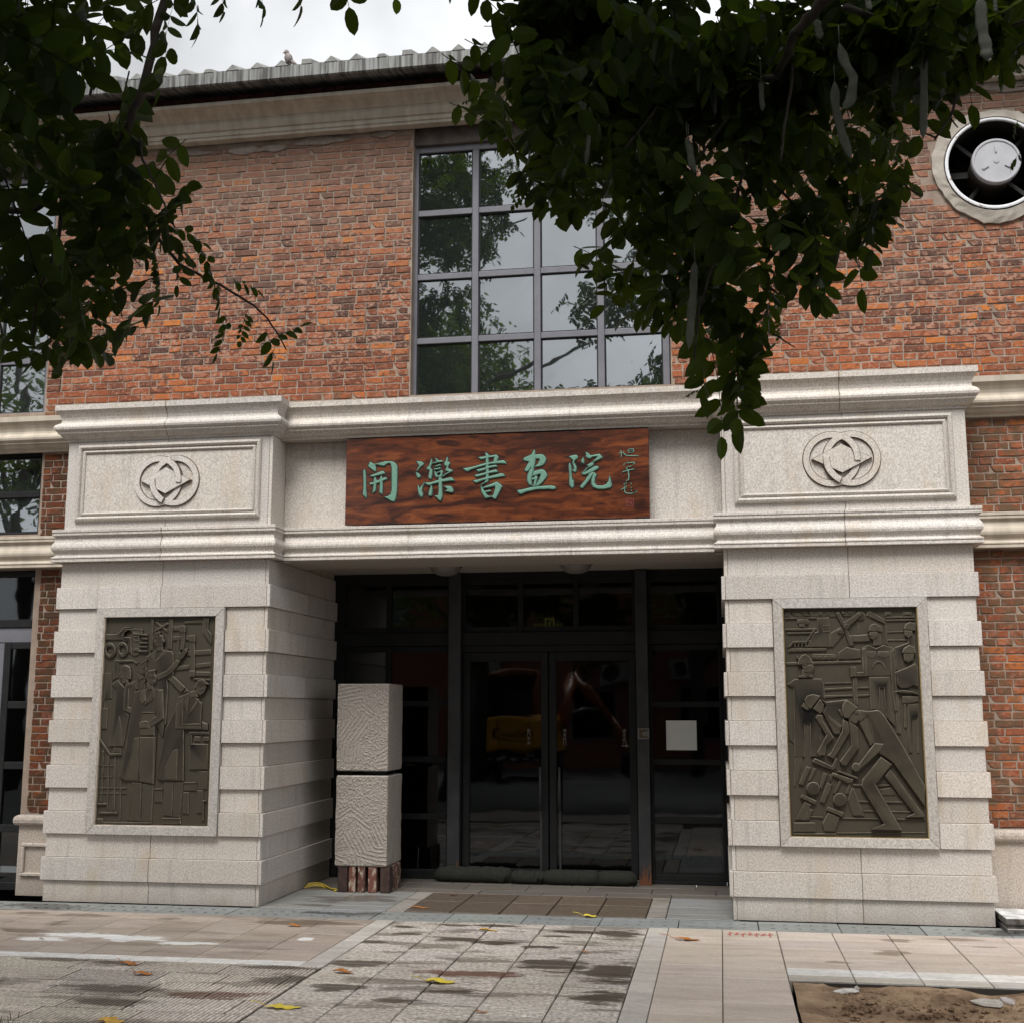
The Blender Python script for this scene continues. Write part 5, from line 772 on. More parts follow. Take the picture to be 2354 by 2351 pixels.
def pier(X, inner):
    """inner: +1 when the doorway lies to the right of the pier"""
    S = lambda x: X+x if inner > 0 else X+W-x           # x measured from the outer edge
    def blk(a, b, y0, y1, z0, z1, mat=granite, **k):
        p, q = sorted((S(a), S(b))); return gbox(p, q, y0, y1, z0, z1, mat, **k)
    b = M(); x0, x1 = sorted((S(.02), S(W-.02))); b.box(x0, x1, .02, DEP, .002, ZUT-.03); b.build('pier_core', caulk, por)
    g = .002; mid = W/2-.01
    for k in range(-1, 14):
        z0, z1 = (0, HB) if k < 0 else ((zc(k), zc(k+1)) if k < 13 else (zc(13), ZLB))
        o = PJ if (k >= 0 and k % 2 == 0 and k < 13) else 0.0
        fr = 2 <= k < 12
        z0 += g; z1 -= g*.5
        if not fr:
            blk(-o, mid-g, -o, .20, z0, z1); blk(mid+g, W+o-.034, -o, .20, z0, z1)
        else:
            blk(-o, .405, -o, .20, z0, z1); blk(W-.405, W+o-.034, -o, .20, z0, z1)
        # return into the doorway
        blk(W-.05+o*0, W+o, -o+0.0 if False else -o+.0, .62, z0, z1) if False else None
        blk(W+o-.031, W+o, -o, 1.05, z0, z1); blk(W+o-.031, W+o, 1.053, DEP, z0, z1, granite_dark if False else granite)
    # field behind the relief
    blk(.41, W-.41, -.001, .2, zc(2), zc(12))
    # frame: four mitred lengths
    fo, fw, z0, z1 = .4108, .082, zc(2)+.002, zc(12)-.002
    xa, xb = X+fo, X+W-fo
    for (p, q) in (((xa,z0),(xb,z0)),((xb,z0),(xb,z1)),((xb,z1),(xa,z1)),((xa,z1),(xa,z0))):
        d = Vector((q[0]-p[0], q[1]-p[1])).normalized(); nn = Vector((-d.y, d.x))*fw
        poly = [p, q, (q[0]+nn.x-d.x*fw, q[1]+nn.y-d.y*fw), (p[0]+nn.x+d.x*fw, p[1]+nn.y+d.y*fw)]
        c = Vector(((p[0]+q[0])/2, (p[1]+q[1])/2)); poly = [(c.x+(a-c.x)*.9985, b_) for a, b_ in poly]
        b = M(); b.prism(poly, -.0435, 0.0, .004); b.build('relief_frame', granite_frame, por)
    b = M()
    for q in ((xa+fw-.001, xa+fw+.007, z0+fw, z1-fw), (xb-fw-.007, xb-fw+.001, z0+fw, z1-fw), (xa+fw+.008, xb-fw-.008, z0+fw-.001, z0+fw+.006)): b.box(q[0], q[1], -.036, -.002, q[2], q[3])
    b.build('frame_edge', caulk if inner > 0 else gilt, por)
    # frieze
    zt, zb = ZUB, ZLT
    blk(0, mid-g, 0, .2, zb, zt); blk(mid+g, W-.034, 0, .2, zb, zt); blk(W-.031, W, 0, .40, zb, zt)
    ring_prof = [(0,-.0005),(0,.018),(.012,.026),(.026,.020),(.032,.010),(.036,.012),(.044,.030),(.058,.038),(.074,.032),(.084,.018),(.085,-.0005)]
    x0, x1, z0, z1 = X+.195, X+W-.195, 3.652, 4.238
    b = M(); n = len(ring_prof); v = []
    for cx, cz, sx, sz in ((x0,z0,-1,-1),(x1,z0,1,-1),(x1,z1,1,1),(x0,z1,-1,1)): v += [(cx+sx*o, -h, cz+sz*o) for o, h in ring_prof]
    b.add(v, [(i*n+k, ((i+1)%4)*n+k, ((i+1)%4)*n+k+1, i*n+k+1) for i in range(4) for k in range(n-1)]); b.build('panel_moulding', granite, por)
    b = M(); b.box(x0-.002, x1+.002, -.006, .001, z0-.002, z1+.002); b.build('frieze_panel', granite, por)
    # emblem: two interlaced rings and a lozenge
    ex, ez, r, t, d = X+1.05, 3.942, .245, .052, .085
    em = M(); P0 = -.006
    def arc(cx, a0, a1, h, under, ex_=.009):
        n_ = max(6, int(abs(a1-a0)/8)); cl = abs(a1-a0) >= 359
        spans = [(a0, a0+180), (a0+180, a0+360)] if cl else [(a0, a1)]
        for s0, s1 in spans:
            for ro, ri, hh, mi, pad in ((r, r-t, h, 0, 0), (r+ex_, r-t-ex_, under, 1, 0)):
                A = [R(s0-pad+(s1-s0+2*pad)*i/n_) for i in range(n_+1)]
                em.prism([(cx+ro*math.cos(a), ez+ro*math.sin(a)) for a in A]+[(cx+ri*math.cos(a), ez+ri*math.sin(a)) for a in A[::-1]], P0-hh, P0+.001, 0 if cl else .002*(mi == 0), mi)
    def loz(s_, h, mi, bev): em.prism([(ex-.25*s_-.004*mi,ez),(ex,ez-.127*s_-.003*mi),(ex+.25*s_+.004*mi,ez),(ex,ez+.127*s_+.003*mi)], P0-h, P0+.001, bev, mi)
    arc(ex-d, 0, 360, .018, .0012); arc(ex+d, 0, 360, .021, .0016)
    loz(1.0, .034, 0, .002); loz(1.03, .0228, 1, 0)
    arc(ex-d, -6, 62, .046, .0352, .005); arc(ex+d, 174, 242, .0465, .0355, .005)
    em.build('emblem', [granite, grime], por)
    # cornices, two lengths each
    for nm, pr in (('lower_cornice', LOP), ('upper_cornice', UPP)):
        for half in (0, 1):
            b = M(); xo, xi = X, X+W
            if half == 0: b.sweep(pr, lambda o: [(xo-o, YW-.03), (xo-o, -o), (X+mid-.0015, -o)])
            else: b.sweep(pr, lambda o: [(X+mid+.0015, -o), (xi+o, -o), (xi+o, YW-.03)])
            b.build(nm, granite, por)
    b = M(); xm = X+mid
    for pr in (UPP[1:-1], LOP[1:-1]):
        n_ = len(pr); w0 = [.003+.006*random.random()**2 for _ in pr]; v = []
        for (o, z), q in zip(pr, w0): v += [(xm-q*.8, -o-.0009, z), (xm+q, -o-.0009, z)]
        b.add(v, [(2*i, 2*i+2, 2*i+3, 2*i+1) for i in range(n_-1)])
    stuff(b.build('seam_stain', seam_grime, por))
    b = M(); b.box(X+.001, X+W-.001, .001, YW+.3, ZLB+.001, ZLT-.001); b.box(X+.001, X+W-.001, .001, YW+.3, ZUB+.001, ZUT-.001); b.build('cornice_core', caulk, por)
pier(0, 1); pier(XR, -1)
# beam over the doorway
YB = .25
for nm, pr, dz in (('lower_cornice', LOP, 0), ('upper_cornice', UPP, -.012)):
    xs_ = [W+.001, W+1.30, W+2.85, XR-.001]
    for a, c in zip(xs_, xs_[1:]):
        b = M(); o2 = YB if nm[0] == 'l' else .215
        b.sweep([(o, z+dz) for o, z in pr], lambda o: [(a+.001, o2-o), (c-.001, o2-o)]); b.build(nm, granite, por)
b = M(); b.box(W, XR, YB+.001, .95, ZLB+.0005, ZLT-.0005); b.box(W, XR, .216, .70, ZUB-.011, ZUT-.014); b.box(W, XR, .37, .70, ZLT, ZUB-.012); b.build('beam_core', granite_dark, por)
for a, c in ((W+.001, 2.80), (2.803, 5.66), (5.663, XR-.001)): gbox(a, c, .36, .40, ZLT+.001, ZUB-.013)
b = M(); b.box(W-.03, XR+.03, .95, DEP+.08, 3.235, 3.33); b.build('porch_ceiling', granite_dark, por)

# ================================================================== bronze reliefs
def relief(X, data, label):
    rl = thing('bronze_relief', label, 'relief', (X, -.005, 1.672), 'bronze relief panels on the piers')
    b = M(); b.box(X-.563, X+.563, -.006, -.0015, 1.672-.968, 1.672+.968); b.build('backing_plate', bronze, rl)
    grp = {}
    for i, (g, h, p) in enumerate(data):
        poly = [(X+max(-555, min(555, p[j]))/1000, 1.672+max(-962, min(962, p[j+1]))/1000) for j in range(0, len(p), 2)]
        hh = (h*1.15+(i*.37) % 1.3)/1000
        ar = abs(sum(p_[0]*q_[1]-q_[0]*p_[1] for p_, q_ in zip(poly, poly[1:]+poly[:1])))/2; per = sum(math.dist(p_, q_) for p_, q_ in zip(poly, poly[1:]+poly[:1]))
        grp.setdefault(g, M()).prism(poly, -.006-hh, -.005, min(.0075, hh*.55, .55*ar/per), 0, 1)
    for g, mm in grp.items():
        mm = mm.build(g, [bronze, bronze_edge], rl)
        if g in ('step_block', 'floor_line', 'wall_block', 'wall_bar', 'far_building', 'pipe', 'railing'): stuff(mm)
relief(1.044, RELIEF_LEFT, 'dark bronze relief on the left pier with a truck, pipes and people in long coats')
relief(7.399, RELIEF_RIGHT, 'dark bronze relief on the right pier with helmeted workers bending over rock drills')

# ================================================================== sign board
sg = thing('wooden_signboard', 'glossy reddish-brown wooden signboard with green carved Chinese lettering over the doorway', 'signboard', (4.236,.21,3.484))
b = M(); b.cbox(2.785, 5.688, .19, .255, 3.499, 4.332, .006); b.build('board', wood, sg)
for x in (2.95, 4.22, 5.5): b = M(); b.box(x-.06, x+.06, .195, .25, 3.4835, 3.4985); b.build('foot_block', wood, sg)
OXs, OZs = 4.236, 3.914
names = ('开','滦','书','画','院')
for ci, strokes in enumerate(CHARS):
    b = M()
    for i, st in enumerate(strokes):
        poly = [(OXs+st[j]/1000, OZs+st[j+1]/1000) for j in range(0, len(st), 2)]
        a = sum(p[0]*q[1]-q[0]*p[1] for p, q in zip(poly, poly[1:]+poly[:1]))
        if a < 0: poly = poly[::-1]
        b.prism(inset(poly, -.0085), .19-.0012-.00012*i, .191, 0, 1)
        b.prism(poly, .19-.0125-.0006*i, .1895, .0075, 0)
    b.build('character', [jade, groove], sg)  # groove: dark outline painted as shadow round the strokes
def ribbon(pts, w_, taper=.75):
    L = []; Rr = []; P = [Vector(p) for p in pts]
    for i, p in enumerate(P):
        d = (P[min(i+1, len(P)-1)]-P[max(i-1, 0)]).normalized(); nn = Vector((-d.y, d.x))*w_/2*(taper if i in (0, len(P)-1) else 1)
        L.append(tuple(p+nn)); Rr.append(tuple(p-nn))
    return L+Rr[::-1]
for ch_ in SMALL_CHARS:
    b = M()
    for i, (pl, wd) in enumerate(ch_):
        pts = [(OXs+pl[j]/1000, OZs+pl[j+1]/1000) for j in range(0, len(pl), 2)]
        b.prism(ribbon(pts, wd/1000*1.15+.004), .1888-.00012*i, .191, 0, 1); b.prism(ribbon(pts, wd/1000*1.15), .1855-.0005*i, .1895, .0015, 0)
    b.build('small_character', [jade, groove], sg)  # groove: painted shadow outline, as on the large characters
b = M(); sx0, sz0 = OXs+1.234, OZs-.311
for q in ((0,.07,0,.005),(0,.07,.066,.071),(0,.005,.0055,.0655),(.065,.07,.0055,.0655),(.014,.028,.014,.02),(.012,.018,.03,.056),(.026,.032,.03,.056),(.04,.06,.05,.056),(.046,.052,.015,.046),(.036,.042,.02,.04)): b.box(sx0+q[0], sx0+q[1], .1882, .1905, sz0+q[2], sz0+q[3])
b.build('seal', seal_red, sg)

# ================================================================== glazed entrance
ent = thing('glass_entrance', 'dark metal framed glass entrance with double doors and side lights under the portico', 'entrance', (4.23,DEP,0))
YD = DEP+.02
def fr(name, *q, mat=dark_frame, par=None, d=(0,.07)):
    b = M()
    for x0, x1, z0, z1 in q: b.cbox(x0, x1, YD+d[0], YD+d[1], z0, z1, .004)
    return b.build(name, mat, par or ent)
fr('head_frame', (W-.1, XR+.1, 3.165, 3.24)); fr('jamb', (W-.1, 2.185, .0, 3.164)); fr('jamb', (6.30, XR+.1, .0, 3.164))
for x0, x1 in ((3.412,3.545),(5.418,5.545)): fr('post', (x0, x1, 0, 3.225), mat=door_steel, d=(-.10,.06))
for x0, x1 in ((2.186,3.411),(3.546,5.417),(5.546,6.299)): fr('transom_beam', (x0, x1, 2.445, 2.585), d=(-.03,.07))
def lights(x0, x1, zs, xs=(), mat=glass_door):
    """fixed glazing between rails"""
    xb = [x0]+[v for x in xs for v in (x-.03, x+.03)]+[x1]
    for x in xs: fr('mullion', (x-.0295, x+.0295, zs[0]-.029, zs[-1]+.029))
    for i, z in enumerate(zs): 
        for a, c in zip(xb[0::2], xb[1::2]): fr('rail', (a+.031 if a == x0 else a+.0005, c-.031 if c == x1 else c-.0005, z-.03, z+.03))
    fr('stile', (x0, x0+.03, zs[0]-.03, zs[-1]+.03)); fr('stile', (x1-.03, x1, zs[0]-.03, zs[-1]+.03))
    for a, c in zip(xb[0::2], xb[1::2]):
        for p, q in zip(zs, zs[1:]): b = M(); b.box(a+.004, c-.004, YD+.035, YD+.041, p+.031, q-.031); b.build('pane', mat, ent)
lights(2.187, 3.410, [2.616, 3.135], (2.72,)); lights(3.547, 5.416, [2.616, 3.135], (4.18, 4.78)); lights(5.547, 6.298, [2.616, 3.135])
lights(2.187, 3.410, [.07, .642, 1.237, 1.828, 2.41], (2.72,)); lights(5.547, 6.298, [.07, .637, 1.228, 1.818, 2.41])
fr('sill', (2.187, 3.410, .001, .039)); fr('sill', (5.547, 6.298, .001, .039))
fr('door_head', (3.547, 5.416, 2.375, 2.443)); fr('threshold', (3.547, 5.416, .001, .035), mat=steel)
for i, (x0, x1, hx) in enumerate(((3.556, 4.475, 4.398), (4.488, 5.408, 4.60))):
    b = M()
    for q in ((x0, x0+.075, .05, 2.37), (x1-.075, x1, .05, 2.37), (x0+.0755, x1-.0755, 2.275, 2.37), (x0+.0755, x1-.0755, .05, .125)): b.cbox(q[0], q[1], YD+.005, YD+.06, q[2], q[3], .004)
    leaf = b.build('door_leaf', dark_frame, ent)
    b = M(); b.box(x0+.077, x1-.077, YD+.03, YD+.036, .127, 2.273); b.build('pane', glass_door, leaf)
    b = M(); b.tube([(hx, YD-.055, .72), (hx, YD-.055, 1.17)], .013, 8)
    for z in (.78, 1.11): b.tube([(hx, YD-.055, z), (hx, YD+.01, z)], .008, 6)
    b.build('handle', dull_bar, leaf)
    b = M(); b.cbox(hx-.012, hx+.012, YD-.004, YD+.004, .10, 1.02, .002); b.build('edge_strip', dull_bar, leaf)
def text(s, x, z, size, par, name='lettering', vertical=True, mat=vinyl, y=YD+.026, rot=0, step=1.05, flip=False, font_ext=.0008, yaw=0):
    cu = bpy.data.curves.new('t', 'FONT'); cu.body = s; cu.size = size; cu.align_x = 'CENTER'; cu.extrude = font_ext
    t = bpy.data.objects.new('t', cu); COL.objects.link(t); bpy.context.view_layer.update()
    me = bpy.data.meshes.new_from_object(t.evaluated_get(bpy.context.evaluated_depsgraph_get())); bpy.data.objects.remove(t)
    o = bpy.data.objects.new(name, me); COL.objects.link(o); me.materials.clear(); me.materials.append(mat)
    o.parent = par; o.location = Vector((x, y, z))-BASE[par]; o.rotation_euler = (R(90), 0, yaw); BASE[o] = Vector((x, y, z)); return o
for s, x, z in (('此门不开',4.266,1.53),('请走外门',4.650,1.53),('请走此门',5.278,1.53)):
    for i, c in enumerate(s): text(c, x, z-.0445*i, .040, ent, font_ext=.0004)
b = M(); b.box(5.249, 5.297, YD+.024, YD+.026, 1.384, 1.392); b.prism([(5.296,1.374),(5.322,1.388),(5.296,1.402)], YD+.024, YD+.026); b.build('arrow', vinyl, ent)
# push plate on the right post
pp = thing('push_plate_sign', 'small square brown push plate with white hand symbol on the right door post', 'sign', (5.488,YD-.104,1.518))
b = M(); b.cbox(5.430, 5.546, YD-.112, YD-.1005, 1.463, 1.573, .003); b.build('plate', vinyl, pp)
b = M(); b.box(5.441, 5.535, YD-.1135, YD-.112, 1.474, 1.562); b.build('field', plate_brown, pp)
b = M()
for x, z0, z1 in ((5.497,1.49,1.535),(5.511,1.49,1.545),(5.524,1.493,1.54)): b.prism([(x-.004,z0),(x+.004,z0),(x+.004,z1),(x-.004,z1)], YD-.1148, YD-.1134)
b.prism([(5.472,1.515),(5.482,1.535),(5.488,1.535),(5.489,1.49),(5.483,1.49),(5.481,1.512)], YD-.1148, YD-.1134); b.box(5.529, 5.540, YD-.1148, YD-.1134, 1.485, 1.540); b.build('hand_symbol', vinyl, pp)
b = M(); b.box(5.714, 6.028, YD+.028, YD+.0295, 1.348, 1.652); tag(b.build('paper_notice', paper, None, (5.87,YD+.029,1.5)), 'blank square sheet of white paper stuck on the right side light', 'paper')
ex = thing('exit_sign', 'green running man EXIT sign hanging behind the glass above the doors', 'sign', (4.449,DEP+.35,2.70))
ys_ = DEP+.35; x0, x1, z0, z1 = 4.27, 4.635, 2.63, 2.772
b = M(); [b.box(*q) for q in ((x0,x1,ys_,ys_+.02,z1-.008,z1),(x0,x1,ys_,ys_+.02,z0,z0+.008),(x0,x0+.008,ys_,ys_+.02,z0+.0085,z1-.0085),(x1-.008,x1,ys_,ys_+.02,z0+.0085,z1-.0085))]; b.box(x0+.01, x1-.01, ys_+.012, ys_+.018, z0+.01, z1-.01, 1); b.build('frame', [exit_frame, flat('exit_sign_ground', (.01,.015,.008), .5)], ex)
b = M(); cx = 4.452
for q in ((-.052,-.038,-.07,.055),(.038,.052,-.07,.055),(-.0375,.0375,.042,.055)): b.box(cx+q[0], cx+q[1], ys_+.006, ys_+.0115, 2.70+q[2], 2.70+q[3])
b.lathe((cx+.012,ys_+.006,2.725), (0,1,0), [(.0005,0),(.009,0),(.009,.004)], 10)
for pl, wd in (([(cx-.022,2.695),(cx-.010,2.708),(cx+.006,2.708),(cx+.022,2.694)],.008),([(cx-.002,2.708),(cx-.002,2.682)],.014),([(cx-.004,2.684),(cx-.012,2.668),(cx-.03,2.668)],.009),([(cx,2.684),(cx+.012,2.665),(cx+.020,2.642)],.009)): b.prism(ribbon(pl, wd), ys_+.006, ys_+.0115)
b.build('running_figure', exit_glow, ex)
text('安全出口', 4.345, 2.668, .036, ex, 'lettering', mat=exit_glow, y=ys_+.009); text('EXIT', 4.562, 2.668, .040, ex, 'lettering', mat=exit_glow, y=ys_+.009)
# ceiling lamps
for i, (x, y) in enumerate(((3.50, 1.42), (4.86, 1.42))):
    l = thing('ceiling_lamp', ('left' if i == 0 else 'right')+' of the two unlit round bowl lamps on the porch ceiling', 'lamp', (x,y,3.235), 'porch ceiling lamps')
    b = M(); b.lathe((x,y,3.235), (0,0,-1), [(.165,0),(.172,.006),(.172,.014),(.160,.018)], 32); b.build('rim', dark_frame, l)
    b = M(); b.lathe((x,y,3.235), (0,0,-1), [(.160,.018),(.150,.045),(.118,.078),(.07,.098),(.0005,.105)], 32); b.build('bowl', lamp_glass, l)

# ================================================================== carved stone blocks on bricks
def stone(x0, x1, y0, y1, z0, z1, label, seed):
    rr = random.Random(seed); n = 12; b = M(); v = []; f = []; nz = 14
    # rounded, slightly irregular block with chipped arrises
    cx, cy = (x0+x1)/2, (y0+y1)/2; hx, hy = (x1-x0)/2, (y1-y0)/2
    per = []
    for k in range(n*4):
        s_ = k//n; t = (k % n)/n*2-1; e = .985 if abs(t) > .9 else 1
        q = [(t*hx, -hy*e), (hx*e, t*hy), (-t*hx, hy*e), (-hx*e, -t*hy)][s_]; per.append(q)
    m_ = len(per); pa = [0, .012] + [i/(nz-2) for i in range(1, nz-2)] + [.988, 1]
    for i, a in enumerate(pa):
        sc = .965 if i in (0, len(pa)-1) else 1
        for q in per: v.append((cx+q[0]*sc+rr.uniform(-.003,.003), cy+q[1]*sc+rr.uniform(-.003,.003), z0+(z1-z0)*a+rr.uniform(-.003,.003)*(0 < i < len(pa)-1)))
    f = [(i*m_+k, i*m_+(k+1)%m_, (i+1)*m_+(k+1)%m_, (i+1)*m_+k) for i in range(len(pa)-1) for k in range(m_)]
    f += [tuple(range(m_))[::-1], tuple((len(pa)-1)*m_+k for k in range(m_))]; b.add(v, f)
    tag(b.build('stone_block', tooled, None, (cx,cy,z0)), label, 'stone block', 'tooled stone blocks stacked in the porch')
stone(2.505, 3.032, 1.0, 1.535, .248, 1.118, 'lower of the two stacked granite blocks, standing on loose bricks', 1)
stone(2.500, 3.028, 1.0, 1.540, 1.162, 2.018, 'upper of the two stacked granite blocks with chiselled stripes', 2)
for i, (x, y) in enumerate(((2.60,1.10),(2.93,1.10),(2.6,1.42),(2.93,1.42))):
    b = M(); b.box(x-.05, x+.05, y-.03, y+.03, 1.1185, 1.1615); tag(b.build('wood_spacer', dark_frame, None, (x,y,1.14)), ['front left','front right','rear left','rear right'][i]+' dark spacer in the gap between the two stone blocks', 'spacer', 'spacers between the stone blocks')
dark_brick = flat('dark_old_brick', (.045,.025,.02), .95, 0, .5, 18, .3)
bl = ['leftmost upright brick under the stone blocks, reddish dark','second upright brick from the left under the stone blocks, flaked pale mortar','third upright brick from the left under the stone blocks, mottled','fourth upright brick from the left under the stone blocks, reddest','wide dark brick at the right front corner under the stone blocks']
for i, (x0, x1) in enumerate(((2.535,2.632),(2.646,2.714),(2.739,2.806),(2.843,2.925),(2.966,3.058))):
    b = M(); b.cbox(x0, x1, 1.01, 1.14, .002, .246-.003*(i % 2), .005); tag(b.build('loose_brick', dark_brick if i in (0, 4) else old_brick, None, ((x0+x1)/2,1.07,0)), bl[i], 'brick', 'bricks propping the stone blocks')
for i in range(3):
    y0 = 1.16+i*.105; b = M(); b.cbox(2.93, 3.055, y0, y0+.085, .002, .245, .005); tag(b.build('loose_brick', old_brick, None, (3.0,y0+.04,0)), ['front','middle','rear'][i]+' of three bricks along the right side under the stone blocks', 'brick', 'bricks propping the stone blocks')
# sandbags at the threshold
def bag(pts, rad, label, seed, tie):
    rr = random.Random(seed); P = []; Q = []; n = 40
    for i in range(n+1):
        t = i/n; a = t*(len(pts)-1); k = min(int(a), len(pts)-2); u = a-k; p = Vector(pts[k]).lerp(Vector(pts[k+1]), u)
        q = rad*(min(1, (min(t, 1-t)*9)**.5+.15))*(1+rr.uniform(-.05,.05))
        for c, wd in tie: q *= 1-.5*math.exp(-((t-c)/wd)**2)
        P.append((p.x, p.y, max(q*.82, .02)+.003)); Q.append(q)
    b = M(); b.tube(P, Q, 14); b.v = [(x, y, (z if z > .003 else .003)+rr.uniform(-.002,.002)) for x, y, z in b.v]
    o = b.build('sandbag', canvas, None, (pts[0][0], pts[0][1], 0)); tag(o, label, 'sandbag', 'sandbags along the door threshold'); return o
bag([(3.30,1.93,.07),(3.8,1.93,.07),(4.12,1.90,.07)], .085, 'left dark canvas sandbag lying in front of the left door post', 4, ((.97,.04),))
bag([(4.10,1.90,.06),(4.36,1.89,.06),(4.46,1.89,.06)], .072, 'short middle section of dark sandbag, tied at both ends, before the door gap', 5, ((.03,.06),(.97,.06)))
bag([(4.42,1.89,.07),(4.9,1.88,.07),(5.40,1.90,.06)], .080, 'long right dark canvas sandbag in front of the right door leaf', 6, ((.02,.03),(.62,.02)))
b = M()
for ph, z in ((0,.007),(.25,.018),(.5,.03)): b.tube([(2.13+.38*t, 1.20+.11*math.sin(math.pi*t*1.15+ph)-.10*t+.05*ph, z+.012*math.sin(6*t)) for t in [i/14 for i in range(15)]], .006, 6)
b.tube([(2.48,1.10,.02),(2.52,1.05,.015),(2.50,1.02,.008)], .006, 6)
tag(b.build('yellow_cable', cable_mat, None, (2.3,1.15,0)), 'loop of yellow cable lying on the porch floor beside the bricks', 'cable')
# loose slabs at the right edge
z = .001
for i, (dx, dy, th) in enumerate(((.0,.0,.034),(.008,.01,.034),(-.008,-.004,.048))):
    b = M(); b.tbox(8.492+dx, 9.25+dx, -.265+dy, .26+dy, z, z+th-.002, .004); z += th
    tag(b.build('loose_slab', slab_top, None, (8.9,0,z-th)), ['bottom','middle','top'][i]+' slab of the small stack at the foot of the right pier', 'slab', 'stacked loose slabs')
# weeds at the bottom-left corner
m = M()
for i in range(46):
    x, y = 2.08+random.gauss(0,.10), -4.16+random.gauss(0,.05); h = random.uniform(.03,.09); a = random.uniform(0,6.28); d = Vector((math.cos(a),math.sin(a),0)); q = Vector((-d.y,d.x,0))*.003
    p = Vector((x,y,-.01)); m.add([p-q, p+q, p+d*h*.4+Vector((0,0,h*.7))+q*.7, p+d*h*.4+Vector((0,0,h*.7))-q*.7, p+d*h+Vector((0,0,h*.75))], [(0,1,2,3),(3,2,4)])
o = stuff(m.build('weeds', far_leaf, None, (2.08,-4.16,0))); o['label'] = 'sprig of grass growing in a paving joint at the bottom left corner'; o['category'] = 'grass'
# red paint marks
b = M()
for i in range(7):
    x = 6.30+.052*i; b.box(x, x+.011, -.78+.06*(i % 2), -.57-.03*(i % 3), .0028, .0034)
    b.box(x-.012, x-.0005, -.70-.01*(i % 3), -.655, .0028, .0034); b.box(x+.0115, x+.026, -.66-.02*(i % 2), -.62, .0028, .0034)
m_ = b.build('red_marks', flat('red_spray', (.40,.12,.10), .8), pave)
# ================================================================== fallen leaves
def flat_leaf(name, x, y, L, wd, ang, curl, mat, label, lobes=0, stem=0, up=.004):
    L *= .8; wd *= .95; curl *= .4; rl_ = random.Random(int(x*1000+y*77)); b = M(); n = 13; V = []; ca, sa = math.cos(ang), math.sin(ang)
    def tr(u, v, h): return (x+u*ca-v*sa, y+u*sa+v*ca, up+h)
    for i in range(n+1):
        t = i/n; u = (t-.5)*L; q = wd/2*math.sin(math.pi*min(.97, max(.03, t)))**.7*(1+.22*math.sin(t*math.pi*lobes) if lobes else 1)*rl_.uniform(.78,1.1)
        for s_ in (-1, -.5, 0, .5, 1): V.append(tr(u, q*s_, curl*abs(s_)**1.5*(.5+.5*math.sin(t*5+ang))+.004*math.sin(t*7)+.004))
    b.add(V, [(i*5+k, i*5+k+1, (i+1)*5+k+1, (i+1)*5+k) for i in range(n) for k in range(4)], 0, True)
    if stem: b.tube([tr(-L/2,0,.008), tr(-L/2-stem*.5,.01,.03), tr(-L/2-stem,.02,.035)], .0025, 5)
    o = b.build(name, mat, None, (x,y,0)); tag(o, label, 'leaf', 'fallen leaves on the paving'); return o
FL = 'fallen_leaf'
flat_leaf(FL, 3.66, -3.60, .26, .11, .12, .012, leaf_yellow, 'long pale yellow leaf near the bottom edge on the corduroy tiles', 7, .10)
flat_leaf(FL, 4.43, -2.77, .24, .12, .1, .035, leaf_yellow, 'bright yellow lobed leaf with a dark stem beside the rust stain on the centre path', 5, .10)
flat_leaf(FL, 5.125, -.03, .14, .12, .2, .02, leaf_yellow, 'yellow green leaf lying on the drain covers in front of the doorway', 5, .09)
flat_leaf(FL, 2.16, -2.57, .17, .075, -.05, .025, leaf_orange, 'orange leaf on the corduroy tiles just below the white strip at left', 4, .04)
flat_leaf(FL, 2.41, -2.86, .17, .08, .1, .022, leaf_orange, 'second orange leaf a tile nearer the camera than the one by the white strip', 3, .03)
flat_leaf(FL, 2.775, -.90, .15, .07, .05, .02, leaf_orange, 'orange leaf in the damp patch on the beige tiles near the drain', 3)
flat_leaf(FL, 2.81, -4.09, .20, .12, .1, .03, leaf_gold, 'golden leaf cut by the bottom edge of the photo at left', 5)
flat_leaf(FL, 3.715, -2.575, .19, .075, -.1, .03, leaf_orange, 'curled orange leaf where corduroy tiles meet the centre path', 2)
flat_leaf(FL, 4.393, -.856, .20, .05, .12, .03, leaf_gold, 'narrow golden leaf on the centre path near the drain', 3)
flat_leaf(FL, 3.567, .19, .24, .05, .05, .01, leaf_orange, 'flat reddish leaf at the edge of the porch floor', 4)
flat_leaf(FL, 3.707, .98, .10, .05, .3, .015, leaf_brown, 'tiny dry leaf on the dark porch floor behind the others', 2)
flat_leaf(FL, 4.85, -3.52, .10, .04, .6, .012, leaf_orange, 'tiny orange scrap in a joint near the bottom of the centre path', 2)
flat_leaf(FL, 5.98, -.985, .24, .09, -.03, .02, leaf_orange, 'russet leaf with a long stem on the beige tiles right of the border strip', 5, .12)
flat_leaf(FL, 5.258, -1.612, .07, .045, .2, .012, leaf_orange, 'small orange scrap on the joint in the middle of the centre path', 2)
flat_leaf(FL, 1.05, -1.80, .06, .03, .4, .01, leaf_brown, 'small dark leaf on the beige tiles left of the white powder', 2)
flat_leaf(FL, .42, -1.72, .09, .04, .6, .02, leaf_brown, 'dark curled leaf on the tiles at the left edge', 2)
